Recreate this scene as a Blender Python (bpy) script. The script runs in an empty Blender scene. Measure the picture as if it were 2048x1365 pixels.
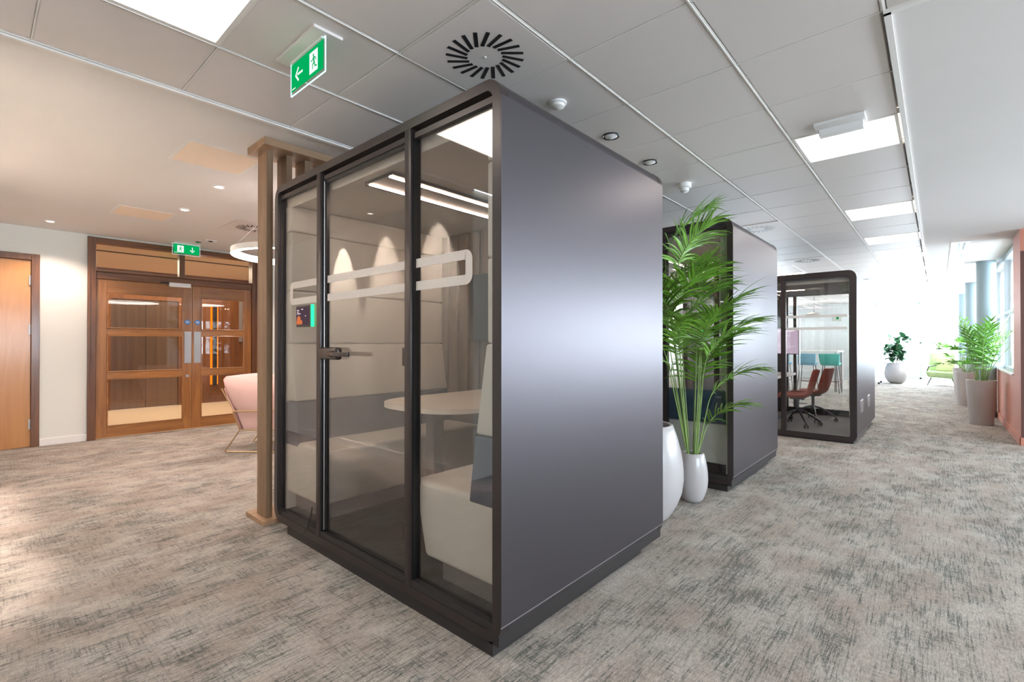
import bpy, bmesh, math, random
from mathutils import Vector, Matrix
random.seed(7)
SC = bpy.context.scene
COL = SC.collection
PI = math.pi

# ------------------------------------------------------------------ helpers
def wpos(o):
    p = Vector((0, 0, 0)); q = o
    while q is not None:
        p += Vector(q.location); q = q.parent
    return p

class MB:
    """collects shapes into one bmesh"""
    def __init__(s): s.b = bmesh.new()
    def mark(s): return len(s.b.verts)
    def poly(s, pts):
        s.b.faces.new([s.b.verts.new(p) for p in pts]); return s
    def prism(s, pts, ext):
        e = Vector(ext)
        a = [s.b.verts.new(p) for p in pts]; c = [s.b.verts.new(Vector(p) + e) for p in pts]
        n = len(pts)
        s.b.faces.new(a[::-1]); s.b.faces.new(c)
        for i in range(n): s.b.faces.new((a[i], a[(i+1) % n], c[(i+1) % n], c[i]))
        return s
    def box(s, x0, x1, y0, y1, z0, z1, bev=0, seg=2):
        r = bmesh.ops.create_cube(s.b, size=1)
        for v in r['verts']:
            v.co = Vector(((x0+x1)/2 + v.co.x*(x1-x0), (y0+y1)/2 + v.co.y*(y1-y0), (z0+z1)/2 + v.co.z*(z1-z0)))
        if bev:
            ed = list({e for v in r['verts'] for e in v.link_edges})
            bmesh.ops.bevel(s.b, geom=ed, offset=bev, segments=seg, profile=0.5, affect='EDGES', clamp_overlap=True)
        return s
    def hull8(s, pts, bev=0, seg=2):
        """pts: bottom 4 (ccw) then top 4"""
        v = [s.b.verts.new(p) for p in pts]
        fs = [(0,3,2,1),(4,5,6,7),(0,1,5,4),(1,2,6,5),(2,3,7,6),(3,0,4,7)]
        F = [s.b.faces.new([v[i] for i in f]) for f in fs]
        if bev:
            ed = list({e for f in F for e in f.edges})
            bmesh.ops.bevel(s.b, geom=ed, offset=bev, segments=seg, profile=0.5, affect='EDGES', clamp_overlap=True)
        return s
    def tube(s, pts, r, n=8, closed=False, cap=True):
        pts = [Vector(p) for p in pts]; m = len(pts); rings = []
        rr = r if isinstance(r, (list, tuple)) else [r]*m
        up = None
        for i, p in enumerate(pts):
            if closed: t = pts[(i+1) % m] - pts[i-1]
            else: t = pts[min(i+1, m-1)] - pts[max(i-1, 0)]
            t.normalize()
            if up is None:
                up = Vector((0,0,1)) if abs(t.z) < 0.9 else Vector((1,0,0))
            a = t.cross(up)
            if a.length < 1e-4: a = t.cross(Vector((0,1,0)))
            a.normalize(); c = a.cross(t).normalized(); up = c
            rings.append([s.b.verts.new(p + (a*math.cos(2*PI*k/n) + c*math.sin(2*PI*k/n))*rr[i]) for k in range(n)])
        for i in range(m if closed else m-1):
            A, B = rings[i], rings[(i+1) % m]
            for k in range(n): s.b.faces.new((A[k], A[(k+1) % n], B[(k+1) % n], B[k]))
        if cap and not closed:
            s.b.faces.new(rings[0][::-1]); s.b.faces.new(rings[-1])
        return s
    def lathe(s, prof, c=(0,0,0), n=32, cap=False):
        c = Vector(c); rings = []
        for r, z in prof:
            rings.append([s.b.verts.new(c + Vector((r*math.cos(2*PI*k/n), r*math.sin(2*PI*k/n), z))) for k in range(n)])
        for A, B in zip(rings, rings[1:]):
            for k in range(n): s.b.faces.new((A[k], A[(k+1) % n], B[(k+1) % n], B[k]))
        if cap:
            s.b.faces.new(rings[0][::-1]); s.b.faces.new(rings[-1])
        return s
    def ringframe(s, x0, x1, z0, z1, w, r, y0, y1, seg=8, ri=None):
        """rounded rectangular ring in the XZ plane, extruded y0..y1"""
        ri = max(r-w, 0.012) if ri is None else ri
        def rr(x0, x1, z0, z1, r):
            P = []
            for cx, cz, a0 in ((x1-r, z1-r, 0), (x0+r, z1-r, 90), (x0+r, z0+r, 180), (x1-r, z0+r, 270)):
                for k in range(seg+1):
                    a = math.radians(a0 + 90*k/seg); P.append((cx + r*math.cos(a), cz + r*math.sin(a)))
            return P
        O = rr(x0, x1, z0, z1, r); I = rr(x0+w, x1-w, z0+w, z1-w, ri)
        n = len(O)
        vo0 = [s.b.verts.new((x, y0, z)) for x, z in O]; vo1 = [s.b.verts.new((x, y1, z)) for x, z in O]
        vi0 = [s.b.verts.new((x, y0, z)) for x, z in I]; vi1 = [s.b.verts.new((x, y1, z)) for x, z in I]
        for k in range(n):
            j = (k+1) % n
            s.b.faces.new((vo0[k], vo0[j], vi0[j], vi0[k])); s.b.faces.new((vo1[j], vo1[k], vi1[k], vi1[j]))
            s.b.faces.new((vo0[j], vo0[k], vo1[k], vo1[j])); s.b.faces.new((vi0[k], vi0[j], vi1[j], vi1[k]))
        return s
    def xform(s, M):
        for v in s.b.verts: v.co = M @ v.co
        return s
    def build(s, name, mat, parent=None, smooth=False, local=False, auto=35):
        b = s.b
        bmesh.ops.recalc_face_normals(b, faces=b.faces[:])
        if parent is not None and not local:
            off = wpos(parent)
            for v in b.verts: v.co -= off
        me = bpy.data.meshes.new(name)
        if smooth:
            for f in b.faces: f.smooth = True
            for e in b.edges:
                if len(e.link_faces) == 2 and e.calc_face_angle(0) > math.radians(auto): e.smooth = False
        b.to_mesh(me); b.free()
        o = bpy.data.objects.new(name, me); COL.objects.link(o)
        if parent is not None: o.parent = parent
        if mat is not None: me.materials.append(mat)
        return o

def root(name, loc, label, cat, group=None, rz=0):
    o = bpy.data.objects.new(name, None); COL.objects.link(o)
    o.location = loc; o.rotation_euler = (0, 0, rz); o.empty_display_size = .1
    o['label'] = label; o['category'] = cat
    if group: o['group'] = group
    return o
def tag(o, label, cat, group=None, kind=None):
    o['label'] = label; o['category'] = cat
    if group: o['group'] = group
    if kind: o['kind'] = kind
    return o
def struct(o, label=None):
    o['kind'] = 'structure'
    if label: o['label'] = label
    return o
def copy_tree(o, parent=None):
    c = o.copy(); COL.objects.link(c)
    if parent is not None: c.parent = parent
    for ch in [q for q in bpy.data.objects if q.parent == o]: copy_tree(ch, c)
    return c

# ------------------------------------------------------------------ materials
def newmat(name):
    m = bpy.data.materials.new(name); m.use_nodes = True
    nt = m.node_tree; nt.nodes.clear()
    out = nt.nodes.new('ShaderNodeOutputMaterial')
    return m, nt, out
def N(nt, t, **k):
    n = nt.nodes.new(t)
    for a, v in k.items():
        if a in n.inputs: n.inputs[a].default_value = v
        else: setattr(n, a, v)
    return n
def pbr(name, col, rough=.6, metal=0, bump=0, bscale=200, vary=0, vscale=5, spec=.5, coat=0, stretch=None):
    m, nt, out = newmat(name)
    p = nt.nodes.new('ShaderNodeBsdfPrincipled')
    p.inputs['Base Color'].default_value = (*col, 1); p.inputs['Roughness'].default_value = rough
    p.inputs['Metallic'].default_value = metal; p.inputs['Specular IOR Level'].default_value = spec
    p.inputs['Coat Weight'].default_value = coat
    nt.links.new(p.outputs[0], out.inputs[0])
    tc = nt.nodes.new('ShaderNodeTexCoord'); src = tc.outputs['Object']
    if stretch:
        mp = nt.nodes.new('ShaderNodeMapping'); mp.inputs['Scale'].default_value = stretch
        nt.links.new(src, mp.inputs[0]); src = mp.outputs[0]
    if vary:
        n = nt.nodes.new('ShaderNodeTexNoise'); n.inputs['Scale'].default_value = vscale; n.inputs['Detail'].default_value = 5
        nt.links.new(src, n.inputs['Vector'])
        r = nt.nodes.new('ShaderNodeValToRGB')
        r.color_ramp.elements[0].position = .3; r.color_ramp.elements[1].position = .7
        r.color_ramp.elements[0].color = (*[max(0, c*(1-vary)) for c in col], 1)
        r.color_ramp.elements[1].color = (*[min(1, c*(1+vary)) for c in col], 1)
        nt.links.new(n.outputs[0], r.inputs[0]); nt.links.new(r.outputs[0], p.inputs['Base Color'])
    if bump:
        n = nt.nodes.new('ShaderNodeTexNoise'); n.inputs['Scale'].default_value = bscale; n.inputs['Detail'].default_value = 3
        nt.links.new(tc.outputs['Object'], n.inputs['Vector'])
        b = nt.nodes.new('ShaderNodeBump'); b.inputs['Strength'].default_value = bump; b.inputs['Distance'].default_value = .01
        nt.links.new(n.outputs[0], b.inputs['Height']); nt.links.new(b.outputs[0], p.inputs['Normal'])
    return m
def emis(name, col, k):
    m, nt, out = newmat(name)
    e = nt.nodes.new('ShaderNodeEmission'); e.inputs[0].default_value = (*col, 1); e.inputs[1].default_value = k
    nt.links.new(e.outputs[0], out.inputs[0]); return m
def glassmat(name, tint=(.93, .95, .94), rough=0.0, base=.04):
    m, nt, out = newmat(name)
    t = nt.nodes.new('ShaderNodeBsdfTransparent'); t.inputs[0].default_value = (*tint, 1)
    g = nt.nodes.new('ShaderNodeBsdfGlossy'); g.inputs['Roughness'].default_value = rough
    lw = nt.nodes.new('ShaderNodeLayerWeight'); lw.inputs[0].default_value = .5
    pw = nt.nodes.new('ShaderNodeMath'); pw.operation = 'POWER'; pw.inputs[1].default_value = 5
    ma = nt.nodes.new('ShaderNodeMath'); ma.operation = 'MULTIPLY_ADD'; ma.inputs[1].default_value = 1-base; ma.inputs[2].default_value = base
    nt.links.new(lw.outputs['Facing'], pw.inputs[0]); nt.links.new(pw.outputs[0], ma.inputs[0])
    mx = nt.nodes.new('ShaderNodeMixShader')
    nt.links.new(ma.outputs[0], mx.inputs[0]); nt.links.new(t.outputs[0], mx.inputs[1]); nt.links.new(g.outputs[0], mx.inputs[2])
    nt.links.new(mx.outputs[0], out.inputs[0]); return m
def frostmat(name, col, a):
    m, nt, out = newmat(name)
    t = nt.nodes.new('ShaderNodeBsdfTransparent')
    d = nt.nodes.new('ShaderNodeBsdfDiffuse'); d.inputs[0].default_value = (*col, 1)
    mx = nt.nodes.new('ShaderNodeMixShader'); mx.inputs[0].default_value = a
    nt.links.new(t.outputs[0], mx.inputs[1]); nt.links.new(d.outputs[0], mx.inputs[2]); nt.links.new(mx.outputs[0], out.inputs[0]); return m
def wood(name, dark, light, axis='Z', scale=1.0, rough=.4, coat=0.0, contrast=.22):
    m, nt, out = newmat(name)
    p = nt.nodes.new('ShaderNodeBsdfPrincipled'); p.inputs['Roughness'].default_value = rough; p.inputs['Coat Weight'].default_value = coat
    p.inputs['Coat Roughness'].default_value = .15
    nt.links.new(p.outputs[0], out.inputs[0])
    tc = nt.nodes.new('ShaderNodeTexCoord'); mp = nt.nodes.new('ShaderNodeMapping')
    s = {'X': (1.2, 14, 14), 'Y': (14, 1.2, 14), 'Z': (14, 14, 1.2)}[axis]
    mp.inputs['Scale'].default_value = tuple(v*scale for v in s)
    nt.links.new(tc.outputs['Object'], mp.inputs[0])
    n = nt.nodes.new('ShaderNodeTexNoise'); n.inputs['Scale'].default_value = 1.0; n.inputs['Detail'].default_value = 8; n.inputs['Roughness'].default_value = .62; n.inputs['Distortion'].default_value = .8
    nt.links.new(mp.outputs[0], n.inputs['Vector'])
    r = nt.nodes.new('ShaderNodeValToRGB'); r.color_ramp.elements[0].position = .5-contrast; r.color_ramp.elements[1].position = .5+contrast
    r.color_ramp.elements[0].color = (*dark, 1); r.color_ramp.elements[1].color = (*light, 1)
    nt.links.new(n.outputs[0], r.inputs[0]); nt.links.new(r.outputs[0], p.inputs['Base Color'])
    b = nt.nodes.new('ShaderNodeBump'); b.inputs['Strength'].default_value = .08; b.inputs['Distance'].default_value = .004
    nt.links.new(n.outputs[0], b.inputs['Height']); nt.links.new(b.outputs[0], p.inputs['Normal'])
    return m

def carpet():
    m, nt, out = newmat('carpet_weave')
    L = nt.links.new
    p = nt.nodes.new('ShaderNodeBsdfPrincipled'); p.inputs['Roughness'].default_value = .95; p.inputs['Specular IOR Level'].default_value = .15
    L(p.outputs[0], out.inputs[0])
    tc = nt.nodes.new('ShaderNodeTexCoord')
    def noise(sc, scale=1, detail=4, dist=0, rough=.5):
        mp = nt.nodes.new('ShaderNodeMapping'); mp.inputs['Scale'].default_value = sc
        L(tc.outputs['Object'], mp.inputs[0])
        n = nt.nodes.new('ShaderNodeTexNoise'); n.inputs['Scale'].default_value = scale; n.inputs['Detail'].default_value = detail
        n.inputs['Distortion'].default_value = dist; n.inputs['Roughness'].default_value = rough
        L(mp.outputs[0], n.inputs['Vector']); return n.outputs[0]
    def ramp(src, a, b, ca=(0,0,0,1), cb=(1,1,1,1)):
        r = nt.nodes.new('ShaderNodeValToRGB'); e = r.color_ramp.elements
        e[0].position = a; e[1].position = b; e[0].color = ca; e[1].color = cb
        L(src, r.inputs[0]); return r.outputs[0]
    def mul(a, b):
        n = nt.nodes.new('ShaderNodeMath'); n.operation = 'MULTIPLY'; L(a, n.inputs[0])
        if isinstance(b, float): n.inputs[1].default_value = b
        else: L(b, n.inputs[1])
        return n.outputs[0]
    def add(a, b):
        n = nt.nodes.new('ShaderNodeMath'); n.operation = 'ADD'; n.use_clamp = True; L(a, n.inputs[0]); L(b, n.inputs[1]); return n.outputs[0]
    def mix(f, a, b):
        n = nt.nodes.new('ShaderNodeMix'); n.data_type = 'RGBA'
        L(f, n.inputs[0])
        for i, v in ((6, a), (7, b)):
            if isinstance(v, tuple): n.inputs[i].default_value = v
            else: L(v, n.inputs[i])
        return n.outputs[2]
    patch = ramp(noise((1.3, .8, 1), 1.6, 5, .7, .65), .42, .66)          # where it is worn dark
    patch2 = ramp(noise((7, 4, 1), 1.4, 4, .4, .6), .40, .62)
    streak = ramp(noise((95, 7.5, 1), 1, 4, .5, .6), .50, .62)             # long threads along the room
    line = ramp(noise((105, 4.2, 1), 1, 3, .3), .56, .60)
    streak2 = ramp(noise((190, 16, 1), 1, 2, .2), .50, .64)
    cross = ramp(noise((9, 110, 1), 1, 3, .4), .52, .62)
    fine = noise((300, 300, 1), 1, 3)
    fine2 = noise((150, 40, 1), 1, 2)
    thr = add(mul(streak, add(mul(patch, .60), mul(patch2, .34))), mul(streak2, mul(patch, .45)))
    thr = add(thr, mul(line, add(mul(patch2, .50), mul(patch, .35))))
    thr = add(thr, mul(line, .16))
    thr = add(thr, mul(cross, add(mul(patch2, .42), mul(patch, .30))))
    thr = add(thr, mul(patch, mul(patch2, .42)))
    brk = ramp(noise((240, 60, 1), 1, 2), .35, .62, (.45, .45, .45, 1), (1, 1, 1, 1))
    blot = ramp(noise((14, 9, 1), 1.2, 5, .9, .7), .50, .66)
    thr = add(thr, mul(blot, mul(patch, .30)))
    base = mix(ramp(noise((3.2, 2.0, 1), 1.3, 4), .38, .62), (.39, .335, .298, 1), (.475, .44, .405, 1))
    c = mix(mul(mul(thr, brk), .98), base, (.085, .098, .092, 1))
    sp = ramp(fine, .3, .7, (.60, .60, .60, 1), (1.34, 1.34, 1.34, 1))
    mm = nt.nodes.new('ShaderNodeMix'); mm.data_type = 'RGBA'; mm.blend_type = 'MULTIPLY'; mm.inputs[0].default_value = 1
    L(c, mm.inputs[6]); L(sp, mm.inputs[7])
    sp2 = ramp(fine2, .3, .7, (.78, .79, .78, 1), (1.18, 1.17, 1.16, 1))
    m2 = nt.nodes.new('ShaderNodeMix'); m2.data_type = 'RGBA'; m2.blend_type = 'MULTIPLY'; m2.inputs[0].default_value = 1
    L(mm.outputs[2], m2.inputs[6]); L(sp2, m2.inputs[7])
    # plank joints of the carpet tiles
    br = nt.nodes.new('ShaderNodeTexBrick'); br.inputs['Scale'].default_value = 1; br.inputs['Brick Width'].default_value = .5; br.inputs['Row Height'].default_value = .5
    br.inputs['Mortar Size'].default_value = .0022; br.offset = 0
    br.inputs['Color1'].default_value = (1.03, 1.03, 1.03, 1); br.inputs['Color2'].default_value = (.95, .95, .95, 1); br.inputs['Mortar'].default_value = (.72, .72, .72, 1)
    L(tc.outputs['Object'], br.inputs['Vector'])
    m3 = nt.nodes.new('ShaderNodeMix'); m3.data_type = 'RGBA'; m3.blend_type = 'MULTIPLY'; m3.inputs[0].default_value = .4
    L(m2.outputs[2], m3.inputs[6]); L(br.outputs['Color'], m3.inputs[7])
    L(m3.outputs[2], p.inputs['Base Color'])
    b = nt.nodes.new('ShaderNodeBump'); b.inputs['Strength'].default_value = .5; b.inputs['Distance'].default_value = .004
    L(fine, b.inputs['Height']); L(b.outputs[0], p.inputs['Normal'])
    return m

M = dict(
 carpet=carpet(),
 tile=pbr('ceiling_tile_metal', (.72, .675, .65), .45, 0, .02, 300, spec=.35),
 grid=pbr('ceiling_tee_white', (.80, .78, .75), .5),
 plaster=pbr('plaster_white', (.74, .72, .70), .85, vary=.02, vscale=1),
 wall=pbr('wall_off_white', (.74, .75, .70), .8, bump=.03, bscale=150),
 wallgrey=pbr('wall_pale_grey', (.70, .73, .74), .8),
 skirt=pbr('skirting_white', (.78, .77, .74), .5),
 terra=pbr('wall_terracotta', (.62, .25, .18), .6, vary=.03, vscale=2),
 terradk=pbr('door_frame_brown', (.13, .055, .045), .5),
 walnut=wood('walnut_veneer', (.20, .074, .017), (.42, .180, .047), 'Z', 1, .32, .5),
 walnuth=wood('walnut_veneer_across', (.20, .074, .017), (.42, .180, .047), 'Y', 1, .32, .5),
 walnutdk=wood('walnut_frame', (.085, .030, .010), (.20, .078, .026), 'Z', 1, .35, .4),
 walnutdkh=wood('walnut_frame_across', (.085, .030, .010), (.20, .078, .026), 'Y', 1, .35, .4),
 honey=wood('honey_door_veneer', (.40, .165, .040), (.60, .285, .085), 'Z', .5, .35, .4, .3),
 oak=wood('oak_slat', (.15, .090, .048), (.285, .178, .102), 'Z', 1, .5),
 oakh=wood('oak_rail', (.26, .155, .085), (.44, .28, .165), 'Y', 1, .5),
 podmetal=pbr('pod_taupe_lacquer', (.045, .035, .034), .34, .35, spec=.5),
 podside=pbr('pod_side_satin', (.104, .095, .106), .39, .84, spec=.6),
 poddark=pbr('pod_plinth_black', (.022, .019, .019), .45),
 podedge=pbr('pod_edge_trim', (.50, .49, .52), .3, .9),
 podgasket=pbr('black_gasket', (.008, .008, .009), .35),
 steel=pbr('satin_steel', (.55, .55, .55), .35, 1),
 chrome=pbr('dark_chrome', (.060, .048, .046), .25, .6),
 gold=pbr('brushed_gold', (.62, .44, .24), .28, 1),
 fabric=pbr('fabric_pale_grey', (.60, .575, .53), .9, 0, .15, 600, vary=.025, vscale=6),
 fabricw=pbr('fabric_mint_white', (.62, .66, .62), .9, 0, .1, 600),
 fabblue=pbr('fabric_slate_blue', (.055, .070, .115), .9, 0, .2, 500, vary=.08, vscale=9),
 fabteal=pbr('fabric_petrol_blue', (.012, .060, .115), .8, 0, .2, 500),
 podceil=pbr('pod_ceiling_felt', (.50, .465, .42), .9),
 podfloor=pbr('pod_floor_carpet', (.10, .085, .075), .95, 0, .4, 400, vary=.35, vscale=1, stretch=(30, 5, 1)),
 podslat=wood('pod_back_oak', (.115, .080, .058), (.24, .175, .13), 'Z', .8, .5),
 podbase=pbr('pod_back_grey', (.20, .18, .18), .8),
 table=pbr('table_laminate', (.80, .72, .64), .4),
 dkmetal=pbr('graphite_metal', (.10, .09, .095), .45, .4),
 black=pbr('black_plastic', (.012, .012, .014), .35),
 white=pbr('white_plastic', (.82, .82, .82), .4),
 tv=pbr('tv_screen_black', (.016, .013, .014), .4),
 glass=glassmat('clear_glass', (.955, .95, .94), base=.075),
 glassclr=glassmat('door_glass', (.93, .92, .90), base=.05),
 winglass=glassmat('window_glass', (.96, .98, .98)),
 acrylic=glassmat('acrylic_sheet', (.86, .95, .90), base=.08),
 band=frostmat('frosted_band', (.80, .76, .72), .72),
 panel=emis('light_panel', (1, .90, .81), 7.0),
 ledwarm=emis('led_strip_warm', (1, .72, .56), 42.0),
 amber=emis('amber_strip', (1, .21, .01), 1.15),
 ringled=emis('ring_led', (1, .90, .86), 8.0),
 down=emis('downlight_lens', (1, .84, .68), 6.0),
 green=emis('exit_green', (.0, .50, .13), .52),
 exitwhite=emis('exit_white', (.90, 1, .95), .62),
 edgeglow=emis('exit_edge_glow', (.75, .95, 1), .75),
 greenled=emis('booking_green_led', (.02, .9, .25), 1.6),
 scrdark=emis('booking_screen', (.10, .06, .08), .5),
 scrorange=emis('booking_orange', (.75, .20, .07), .55),
 scrtext=emis('booking_text', (.9, .8, .85), .7),
 scrpink=emis('tv_pink_screen', (.66, .52, .66), .55),
 scrpink2=emis('tv_pink_bar', (.80, .68, .78), .9),
 liftmetal=pbr('lift_bronze_steel', (.23, .165, .135), .28, .9, vary=.1, vscale=3, stretch=(1, 6, .2)),
 lobbyfloor=pbr('lobby_stone', (.72, .58, .42), .35),
 lobbyceil=pbr('lobby_ceiling', (.86, .72, .58), .8),
 lobbywood=wood('lobby_panelling', (.10, .035, .012), (.22, .085, .03), 'Z', 1, .35, .3),
 blue=pbr('fire_sign_blue', (.03, .22, .60), .4),
 signwhite=pbr('sign_white', (.85, .85, .85), .5),
 pink=pbr('chair_pink_velvet', (.80, .56, .53), .75, 0, .08, 500),
 potw=pbr('pot_white_glaze', (.43, .415, .42), .32, vary=.03, vscale=3, coat=.2),
 potg=pbr('pot_stone_grey', (.50, .46, .45), .6, bump=.05, bscale=80),
 soil=pbr('potting_soil', (.05, .032, .022), 1, 0, 1, 60, vary=.4, vscale=40),
 leaf=pbr('palm_leaf', (.13, .29, .030), .38, vary=.45, vscale=7, spec=.5),
 leaf2=pbr('rhapis_leaf', (.16, .42, .06), .4, vary=.35, vscale=9),
 leaf3=pbr('fiddle_leaf', (.07, .22, .10), .35, vary=.3, vscale=8),
 stem=pbr('palm_stem', (.22, .34, .10), .5, vary=.2, vscale=10),
 bark=pbr('bark_brown', (.26, .19, .13), .8),
 column=pbr('column_blue_grey', (.33, .43, .48), .55),
 chairred=pbr('chair_terracotta', (.50, .125, .090), .55),
 chairbase=pbr('chair_base_metal', (.13, .14, .17), .3, .8),
 stoolblue=pbr('stool_sky_blue', (.22, .50, .66), .7),
 stoolteal=pbr('stool_teal', (.08, .50, .44), .7),
 mint=pbr('armchair_green', (.46, .62, .30), .8, vary=.05, vscale=8),
 mint2=pbr('cushion_olive', (.55, .58, .30), .9),
 whitetop=pbr('white_tabletop', (.82, .80, .76), .5),
 alu=pbr('aluminium_frame', (.46, .52, .55), .45, .3),
 board=pbr('board_grey_blue', (.30, .36, .46), .6),
)

# ------------------------------------------------------------------ camera
HC = 1.26
cam_d = bpy.data.cameras.new('camera'); cam = bpy.data.objects.new('camera', cam_d); COL.objects.link(cam)
cam.location = (0, 0, HC); cam.rotation_euler = (math.radians(90.3), 0, math.radians(41.6))
cam_d.sensor_width = 36; cam_d.lens = 960/2048*36; cam_d.clip_start = .05; cam_d.clip_end = 200
SC.camera = cam

# ------------------------------------------------------------------ room shell
CZ = 2.68; XL = -8.25; XR = .76; YF = 20.5
XRR = 5.2; YB = -6.0
def bx(name, mat, *a, parent=None, bev=0, smooth=False):
    return MB().box(*a, bev=bev).build(name, mat, parent, smooth=smooth)
struct(bx('floor', M['carpet'], XL, XRR, YB, YF+.3, -.1, 0), 'grey beige carpet with dark green streaks')
# ceiling: metal tiles on a tee grid, X -3.17 .. -0.17 (and to the right for Y<2.58)
PANELS = [(-.77, 3.78), (-.77, 6.18), (-.77, 7.98), (-.77, 9.78), (-.77, 11.58), (-.77, 13.38), (-.77, 15.18),
          (-2.57, .18), (-.77, -.42), (-.77, -2.82), (-2.57, 6.78), (-2.57, 10.98), (-3.17, 15.78), (-2.57, -2.22),
          (1.63, .18), (1.63, -2.82), (3.43, .18), (1.03, 1.38), (2.83, 1.38), (.43, -1.02)]  # panels outside the view are added for more light
OFFICE = [(-4.97, 6.78), (-4.97, 9.78), (-4.97, 12.78), (-6.77, 9.78), (-6.77, 12.78), (-4.97, 16.38)]  # panels added to brighten the open office behind the pods
cellkey = lambda x, y: (round((x+3.17)/.6), round((y-.18)/.6))
PC = {cellkey(*p) for p in PANELS}
DIFF = [(-1.97, 1.38), (-1.97, 6.18), (-1.97, 9.18), (-1.37, 12.78)]
mt = MB(); gd = MB()
i0, i1 = 0, 5
for j in range(-11, 34):
    y0 = .18 + .6*j
    for i in range(0, 14):
        x0 = -3.17 + .6*i
        if i > 4 and y0 > 2.5: continue
        if x0 > XRR-.5: continue
        if (i, j) in PC: continue
        mt.box(x0+.012, x0+.588, y0+.004, y0+.596, CZ, CZ+.012, bev=.0035, seg=1)
ceil = mt.build('ceiling', M['tile']); struct(ceil, 'grey metal ceiling tiles in a white grid')
for i in range(0, 15):
    x = -3.17 + .6*i
    if x > XRR: break
    y1 = YF if i < 5 else 2.58
    gd.box(x-.009, x+.009, YB, y1, CZ-.001, CZ+.03)
    gd.box(x-.0025, x+.0025, YB, y1, CZ-.004, CZ+.004)
for j in range(-10, 35):
    y = .18 + .6*j
    x1 = -.17 if y > 2.6 else XRR
    gd.box(-3.17, x1, y-.0028, y+.0028, CZ-.001, CZ+.03)
g_ = gd.build('trim_1', M['grid']); struct(g_, 'white tee grid of the tiled ceiling')
struct(bx('ceiling', M['plaster'], XL, -3.181, -.22, YF, CZ, CZ+.1), 'white plaster ceiling on the lobby side')
struct(bx('ceiling', M['plaster'], -.158, XR+.2, 2.592, YF, CZ-.002, CZ+.1), 'white plaster ceiling along the corridor')
struct(bx('ceiling', M['plaster'], XR+.2, XRR, 2.592, 8.6, CZ-.002, CZ+.1), 'white plaster ceiling on the window side')
struct(bx('ceiling', M['grid'], -3.2, XRR, YB, YF, CZ+.035, CZ+.1), 'void above the tiles')
struct(bx('trim_2', M['grid'], -3.205, -3.181, -.22, YF, CZ-.012, CZ), 'white edge trim between plaster and tiles')
struct(MB().box(-.17, -.145, 2.58, YF, CZ-.014, CZ).box(-.17, XRR, 2.572, 2.60, CZ-.014, CZ).build('trim_3', M['grid']), 'white edge trim on the corridor side')

# left wall with two door openings: single door Y .2-.556, double door Y .995-3.075
D2a, D2b = .995, 3.075; D1b = .556; D1a = -.53
w = MB()
w.box(XL-.14, XL, D1b, D2a, 0, CZ)
w.box(XL-.14, XL, D2b, YF, 0, CZ)
w.box(XL-.14, XL, D1a, D1b, 2.35, CZ)
w.box(XL-.14, XL, D2a, D2b, 2.655, CZ)
struct(w.build('wall_left', M['wall']), 'off-white wall with timber doors')
struct(bx('baseboard_left', M['skirt'], XL, XL+.015, D1b, D2a, 0, .085, bev=.003), 'white skirting')
struct(bx('baseboard_left', M['skirt'], XL, XL+.015, D2b, YF, 0, .085, bev=.003))
struct(bx('wall_back', M['wall'], XL-.14, -3.2, -.34, -.22, 0, CZ), 'off-white wall behind the camera side')
struct(bx('wall_back', M['wall'], -3.32, -3.2, YB, -.34, 0, CZ))
struct(bx('wall_back', M['wall'], -3.32, XRR, YB-.12, YB, 0, CZ))
struct(bx('baseboard_back', M['skirt'], XL, -3.2, -.22, -.205, 0, .085))
# far wall: solid on the left, glazed on the right
struct(MB().box(XL-.14, -7.8, YF, YF+.15, 0, CZ).box(-4.2, -1.62, YF, YF+.15, 0, CZ).box(-7.8, -4.2, YF, YF+.15, 0, .8).box(-7.8, -4.2, YF, YF+.15, 2.5, CZ).build('wall_far', M['wallgrey']), 'pale grey far wall')
struct(bx('wall_far', M['wallgrey'], -1.62, XR+.3, YF, YF+.15, 0, .10), 'low upstand under the end window')
struct(bx('wall_far', M['wallgrey'], -1.62, XR+.3, YF, YF+.15, 2.60, CZ))
# right side
rw = MB()
rw.box(XR, XR+.16, 8.6, 9.33, 0, CZ)
rw.box(XR, XR+.16, 9.33, YF, 0, .83)

struct(rw.build('wall_right', M['terra']), 'terracotta wall with a long window')
struct(MB().box(XR-.016, XR, 8.585, YF, 0, .10, bev=.004).box(XR-.016, XRR, 8.585, 8.60, 0, .10).build('baseboard_right', M['terra']))
struct(bx('wall_right', M['terradk'], XR+.001, XR+.15, 8.583, 8.60, .10, 2.40), 'dark brown door frame edge at the corner')
struct(bx('wall_right', M['terra'], XR+.16, XR+.40, 8.60, 8.72, 0, CZ))
struct(MB().box(XR+.40, XRR, 8.60, 8.72, 0, .85).box(XR+.40, XRR, 8.60, 8.72, 2.05, CZ).build('wall_right', M['wallgrey']))
struct(bx('trim_4', M['skirt'], XR-.02, XR+.17, 9.31, YF, .83, .85), 'white window sill')
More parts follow.
